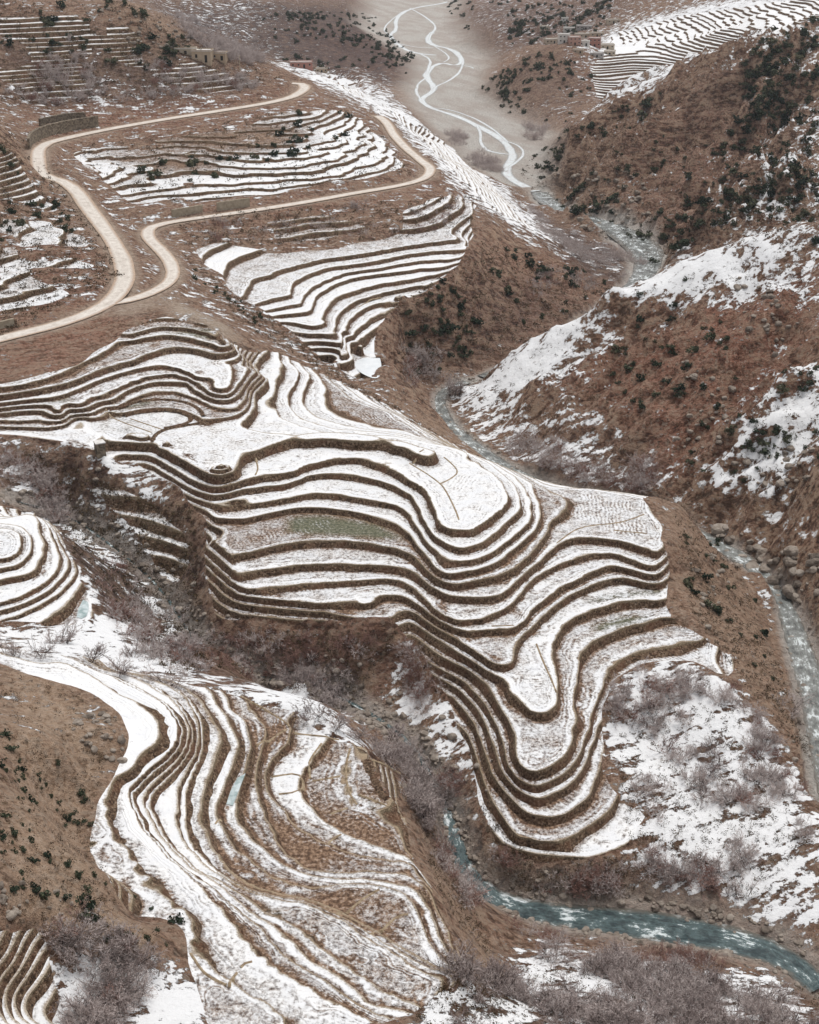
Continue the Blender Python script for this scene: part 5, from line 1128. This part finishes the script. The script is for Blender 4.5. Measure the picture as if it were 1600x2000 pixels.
RINGS = [[(214,800),(236,796),(262,786),(312,780),(362,785),(392,800),(398,815)], [(243,812),(268,803),(312,797),(350,800),(372,811),(374,823),(350,833),(318,838)], [(297,866),(302,850),(320,840),(350,834),(385,828),(420,822)]]
for ld, P in BUNDS+[(1, p_) for p_ in RINGS]:
    big_ = 2.1 if P in RINGS else 1.0
    W = march([p[0] for p in P], [p[1] for p in P], ZF); W = smooth_path([(w[0], w[1], w[2], .3) for w in W], .9); W = np.array(W)
    z = ground(W[:, 0], W[:, 1], ZF); t = np.gradient(W[:, :2], axis=0); t /= np.linalg.norm(t, axis=1)[:, None]+1e-9; n = np.c_[t[:, 1], -t[:, 0]]
    vs, fs_ = [], []
    for i in range(len(W)):
        r1, r2 = rs.uniform(.8, 1.2, 2)
        for f, h in ((-.36*r1, -.25), (-.1, .13*r2*big_**1.6), (.1, .14*r1*big_**1.6), (.36*r2, -.25)): vs.append((W[i, 0]+n[i, 0]*f*big_, W[i, 1]+n[i, 1]*f*big_, z[i]+h))
    for i in range(len(W)-1):
        for j in range(3): fs_.append((i*4+j, i*4+j+1, i*4+j+5, i*4+j+4))
    mesh_obj('field_bund', vs, fs_, M_WALL if big_ > 1 else M_BUND, lands[ld], smooth=True)

# ------------------------------------------------------------------ frozen pools
m_, N_, L_, b_s = mat('pool_ice', .25); q_ = NB(N_, L_); L_.new(q_.ramp(q_.noise(.8, 4), [(.35, (.28, .36, .36)), (.65, (.62, .68, .69))]), b_s.inputs['Base Color']); M_POOL = m_
for P in ([(150,1206),(154,1188),(163,1170),(172,1167),(174,1190),(170,1203),(160,1209)], [(442,1570),(450,1545),(464,1520),(480,1515),(468,1545),(455,1575)]):
    W = march([p[0] for p in P], [p[1] for p in P], ZF); z = np.median(W[:, 2])+.12
    c = W.mean(0); o = mesh_obj('frozen_pool', [(c[0], c[1], z)]+[(w[0], w[1], z) for w in W], [(0, i+1, (i+1) % len(P)+1) for i in range(len(P))], M_POOL); tag(o, kind='structure')

P = [(688,692),(690,715),(708,731),(738,742),(746,724),(744,702),(735,684),(720,680),(702,688)]
W = np.array(smooth_path([(*at(x, y, 20.62)[:2], 0, 0) for x, y in P+P[:1]], .5, 2)); c = W.mean(0)
tag(mesh_obj('frozen_pond', [(c[0], c[1], 20.62)]+[(w[0], w[1], 20.62) for w in W], [(0, i+1, i+2) for i in range(len(W)-1)], simple_mat('pond_ice', [(.3, (.66, .69, .71)), (.7, (.80, .82, .83))], .4, .35)), kind='structure')

# ------------------------------------------------------------------ masonry
def block_mat(name, a, b_, scale, bump=.8):
    m, N, L, b = mat(name); q = NB(N, L); s = q.N.new('ShaderNodeSeparateColor'); q.L.new(q.voro(scale, 'Color'), s.inputs[0])
    n = q.noise(scale*.7, 5, .6); c = q.ramp(q.m('ADD', q.m('MULTIPLY', s.outputs[0], .5), q.m('MULTIPLY', n, .5)), [(.25, a), (.75, b_)]); L.new(c, b.inputs['Base Color'])
    L.new(q.bump(q.m('ADD', q.rng(q.voro(scale, 'Distance', 'DISTANCE_TO_EDGE'), 0, .1), n), .15, bump), b.inputs['Normal']); return m
M_STONE = block_mat('dry_stone', (.12, .095, .07), (.32, .265, .20), 1.6)
M_CONC = simple_mat('weathered_concrete', [(.3, (.25, .205, .15)), (.7, (.43, .37, .285))], .8, .9, .3, .08)
def box(cx, cy, cz, sx, sy, sz, rz=0.0, taper=1.0):
    c, s = math.cos(rz), math.sin(rz); out = []
    for z, k in ((0, 1), (1, taper)):
        for x, y in ((-.5, -.5), (.5, -.5), (.5, .5), (-.5, .5)): out.append((cx+(x*sx*c-y*sy*s)*k, cy+(x*sx*s+y*sy*c)*k, cz+z*sz))
    return out, [(0, 3, 2, 1), (4, 5, 6, 7), (0, 1, 5, 4), (1, 2, 6, 5), (2, 3, 7, 6), (3, 0, 4, 7)]
def wall_along(name, P, h, thick, material, label, coping=None):
    W = march([p[0] for p in P], [p[1] for p in P], ZF); W = np.array(smooth_path([(w[0], w[1], w[2], 1) for w in W], 1.5, 2)); z = np.array([ground(np.array([w[0]]), np.array([w[1]]), ZF)[0] for w in W])
    z = np.convolve(np.r_[[z[0]]*4, z, [z[-1]]*4], np.ones(9)/9, 'valid')
    t = np.gradient(W[:, :2], axis=0); t /= np.linalg.norm(t, axis=1)[:, None]+1e-9; n = np.c_[t[:, 1], -t[:, 0]]
    e = bpy.data.objects.new(name, None); COL.objects.link(e); e.location = (W[0, 0], W[0, 1], z[0]); tag(e, label, 'wall')
    def strip(nm, z0, z1, th, mt):
        vs, fs_ = [], []
        for i in range(len(W)):
            jz = rs.uniform(-.06, .06)
            for f, zz in ((-.5, z0), (.5, z0), (.42, z1+jz), (-.42, z1+jz)): vs.append((W[i, 0]+n[i, 0]*f*th-e.location[0], W[i, 1]+n[i, 1]*f*th-e.location[1], z[i]+zz-e.location[2]))
        for i in range(len(W)-1):
            for j in range(4): fs_.append((i*4+j, i*4+(j+1) % 4, (i+1)*4+(j+1) % 4, (i+1)*4+j))
        k = (len(W)-1)*4; fs_ += [(3, 2, 1, 0), (k, k+1, k+2, k+3)]
        mesh_obj(nm, vs, fs_, mt, e)
    strip('wall_face', -1.2, h, thick, material); strip('coping', h, h+.25, thick*1.25, coping or material)
wall_along('stone_wall', [(57,292),(60,280),(78,268),(110,259),(150,252),(192,246)], 4.2, 1.0, M_STONE, 'tall curved dry stone wall on the uphill side of the road bend')
wall_along('stone_wall', [(78,246),(110,238),(140,233),(170,232)], 2.6, .9, M_STONE, 'shorter upper stone wall above the curved road wall')
wall_along('concrete_wall', [(336,424),(365,419),(398,414)], 2.4, .6, M_CONC, 'short concrete wall left of its twin above the lower road')
wall_along('concrete_wall', [(424,412),(455,407),(490,402)], 2.8, .6, M_CONC, 'longer tapering concrete wall above the lower road')
wall_along('concrete_wall', [(-30,648),(0,642),(34,633)], 1.8, .6, M_CONC, 'low concrete wall above the road at the left edge')

# ------------------------------------------------------------------ houses: flat roofed earth buildings
M_DARK = simple_mat('dark_opening', [(.3, (.02, .018, .016)), (.7, (.05, .045, .04))], 2)
M_ROOF = simple_mat('snow_dusted_roof', [(.3, (.42, .37, .31)), (.55, (.72, .70, .68))], .5)
HM = {k: simple_mat('plaster_'+k, [(.3, tuple(v*.8 for v in c)), (.7, c)], .8, .9, .2, .05) for k, c in dict(cream=(.52, .44, .34), mud=(.47, .37, .27), pink=(.50, .31, .25), red=(.40, .20, .16), grey=(.40, .37, .35), white=(.68, .66, .62)).items()}
def house(px, py, w, d, h, col, label, rz=0.0, wins=3, cat='house', parapet=True, floors=1):
    g = march(px, py, ZF)[0]; e = bpy.data.objects.new('flat_roofed_house', None); COL.objects.link(e); e.location = (g[0], g[1]+d*.5, g[2]); e.rotation_euler = (0, 0, rz); tag(e, label, cat)
    v, f = box(0, 0, -2.5, w, d, h+2.5); mesh_obj('wall', v, f, HM[col], e)
    v, f = box(0, 0, h, w+.35, d+.35, .22); rf = mesh_obj('roof', v, f, M_ROOF, e)
    if parapet:
        for x, y, sx, sy in ((0, -d/2, w+.4, .3), (0, d/2, w+.4, .3), (-w/2, 0, .3, d-.25), (w/2, 0, .3, d-.25)):
            v, f = box(x, y, h+.224, sx, sy, .38); mesh_obj('parapet', v, f, HM[col], rf)
    hs_ = h/floors
    for fl2 in range(floors):
        for i in range(wins):
            x = (i+.5)/wins*w-w/2
            if fl2 == 0 and i == wins//2:
                v, f = box(x, -d/2, 0, min(1.2, w/wins*.5), .12, hs_*.66); mesh_obj('door', v, f, M_DARK, e); continue
            v, f = box(x, -d/2, fl2*hs_+hs_*.42, min(1.0, w/wins*.4), .12, hs_*.3); wo_ = mesh_obj('window', v, f, M_DARK, e)
            v, f = box(x, -d/2-.06, fl2*hs_+hs_*.36, min(1.3, w/wins*.5), .2, .12); mesh_obj('sill', v, f, HM['white'], wo_)
    return e
house(395, 122, 9, 7, 5.0, 'mud', 'square sand coloured house on the ridge of the top left hill', -.1, 2)
house(362, 106, 10, 4, 2.4, 'cream', 'low cream outbuilding left of the sand coloured ridge house', .05, 3)
house(428, 118, 7, 5, 3.2, 'mud', 'small mud annex right of the sand coloured ridge house', -.15, 2)
house(588, 133, 14, 6, 3.4, 'red', 'low reddish house at the edge of the snowy fields', .1, 4)
house(628, 142, 9, 5, 3.0, 'mud', 'small brown hut right of the low reddish house', .1, 3)
VILL = [(1064,60,9,7,4.5,'cream','cream house standing highest at the left of the village',2,1),(1070,66,7,5,3.5,'pink','pink lean-to under the highest village house',2,1),(1104,42,7,6,3.5,'white','lone white hut above the village',2,1),(1112,62,12,7,4,'white','white flat roofed house in the upper village row',3,1),(1142,58,17,8,4,'grey','long pale roofed barn in the upper village row',4,1),(1140,74,18,7,4,'cream','long cream house in the middle of the village',4,1),(1078,86,15,8,5,'cream','wide cream house at the left front of the village',4,1),(1102,84,10,8,7.5,'white','two storey pale house with many windows in front row',3,2),(1122,88,11,8,7,'pink','salmon pink two storey house in the front row',3,2),(1142,90,9,7,4,'white','white house between the pink and the red house',2,1),(1162,92,11,8,8,'red','red two storey house at the right of the village',3,2),(1186,96,13,8,4,'cream','cream house right of the red house',3,1),(1166,112,12,7,3.5,'grey','grey house below the red house',3,1),(1192,108,10,7,3.5,'cream','low cream house at the right end of the village',3,1),(1166,72,14,7,4,'mud','brown house behind the red house',3,1),(1198,46,14,7,4,'cream','cream house apart from the village above the plateau',3,1),(1130,104,9,6,3,'mud','mud hut under the pink house',2,1)]
for px, py, w, d, h, c, lab, nw, fl2 in VILL: house(px, py, w*.8, d*.8, h*.75, c, lab, rs.uniform(-.25, .25), nw, floors=fl2)
# small stone hut on the lower corner of the upper lobe
g = march(196, 884, ZF)[0]; e = bpy.data.objects.new('stone_hut', None); COL.objects.link(e); e.location = g; tag(e, 'small square stone hut at the corner of the dark terrace wall', 'hut')
v, f = box(0, 0, -1, 2.2, 2.2, 3.6, .5, .94); mesh_obj('wall', v, f, M_STONE, e); v, f = box(0, 0, 2.6, 2.4, 2.4, .25, .5); mesh_obj('roof', v, f, M_ROOF, e); v, f = box(-.35, -1.0, 0, .7, .3, 1.4, .5); mesh_obj('door', v, f, M_DARK, e)
# pole
g = march(469, 136, ZF)[0]; e = bpy.data.objects.new('utility_pole', None); COL.objects.link(e); e.location = g; tag(e, 'pale wooden utility pole on the ridge right of the house', 'pole')
v, f = box(0, 0, -.6, .34, .34, 7.2, 0, .7); mesh_obj('post', v, f, HM['cream'], e); v, f = box(0, -.14, 5.9, 1.5, .14, .14); mesh_obj('crossarm', v, f, HM['cream'], e)

# ------------------------------------------------------------------ the valley's air
zlo, zhi = float(V['z'].min())-1.5, max(float(V['z'].max()), CAM_H)+12
v, f = box(0, 1500, zlo, 4200, 3700, zhi-zlo); hz = mesh_obj('haze', v, f, M_DARK); hz.data.materials.clear()
hm = bpy.data.materials.new('valley_haze'); hm.use_nodes = True; hm.node_tree.nodes.clear()
ho = hm.node_tree.nodes.new('ShaderNodeOutputMaterial'); hv = hm.node_tree.nodes.new('ShaderNodeVolumePrincipled')
hv.inputs['Color'].default_value = (.86, .91, 1.0, 1); hv.inputs['Density'].default_value = 0.00005; hv.inputs['Anisotropy'].default_value = .2
hm.node_tree.links.new(hv.outputs[0], ho.inputs['Volume']); hz.data.materials.append(hm); tag(hz, 'thin pale haze filling the valley', 'haze', None, 'stuff')

print('land from', zlo, 'to', zhi)
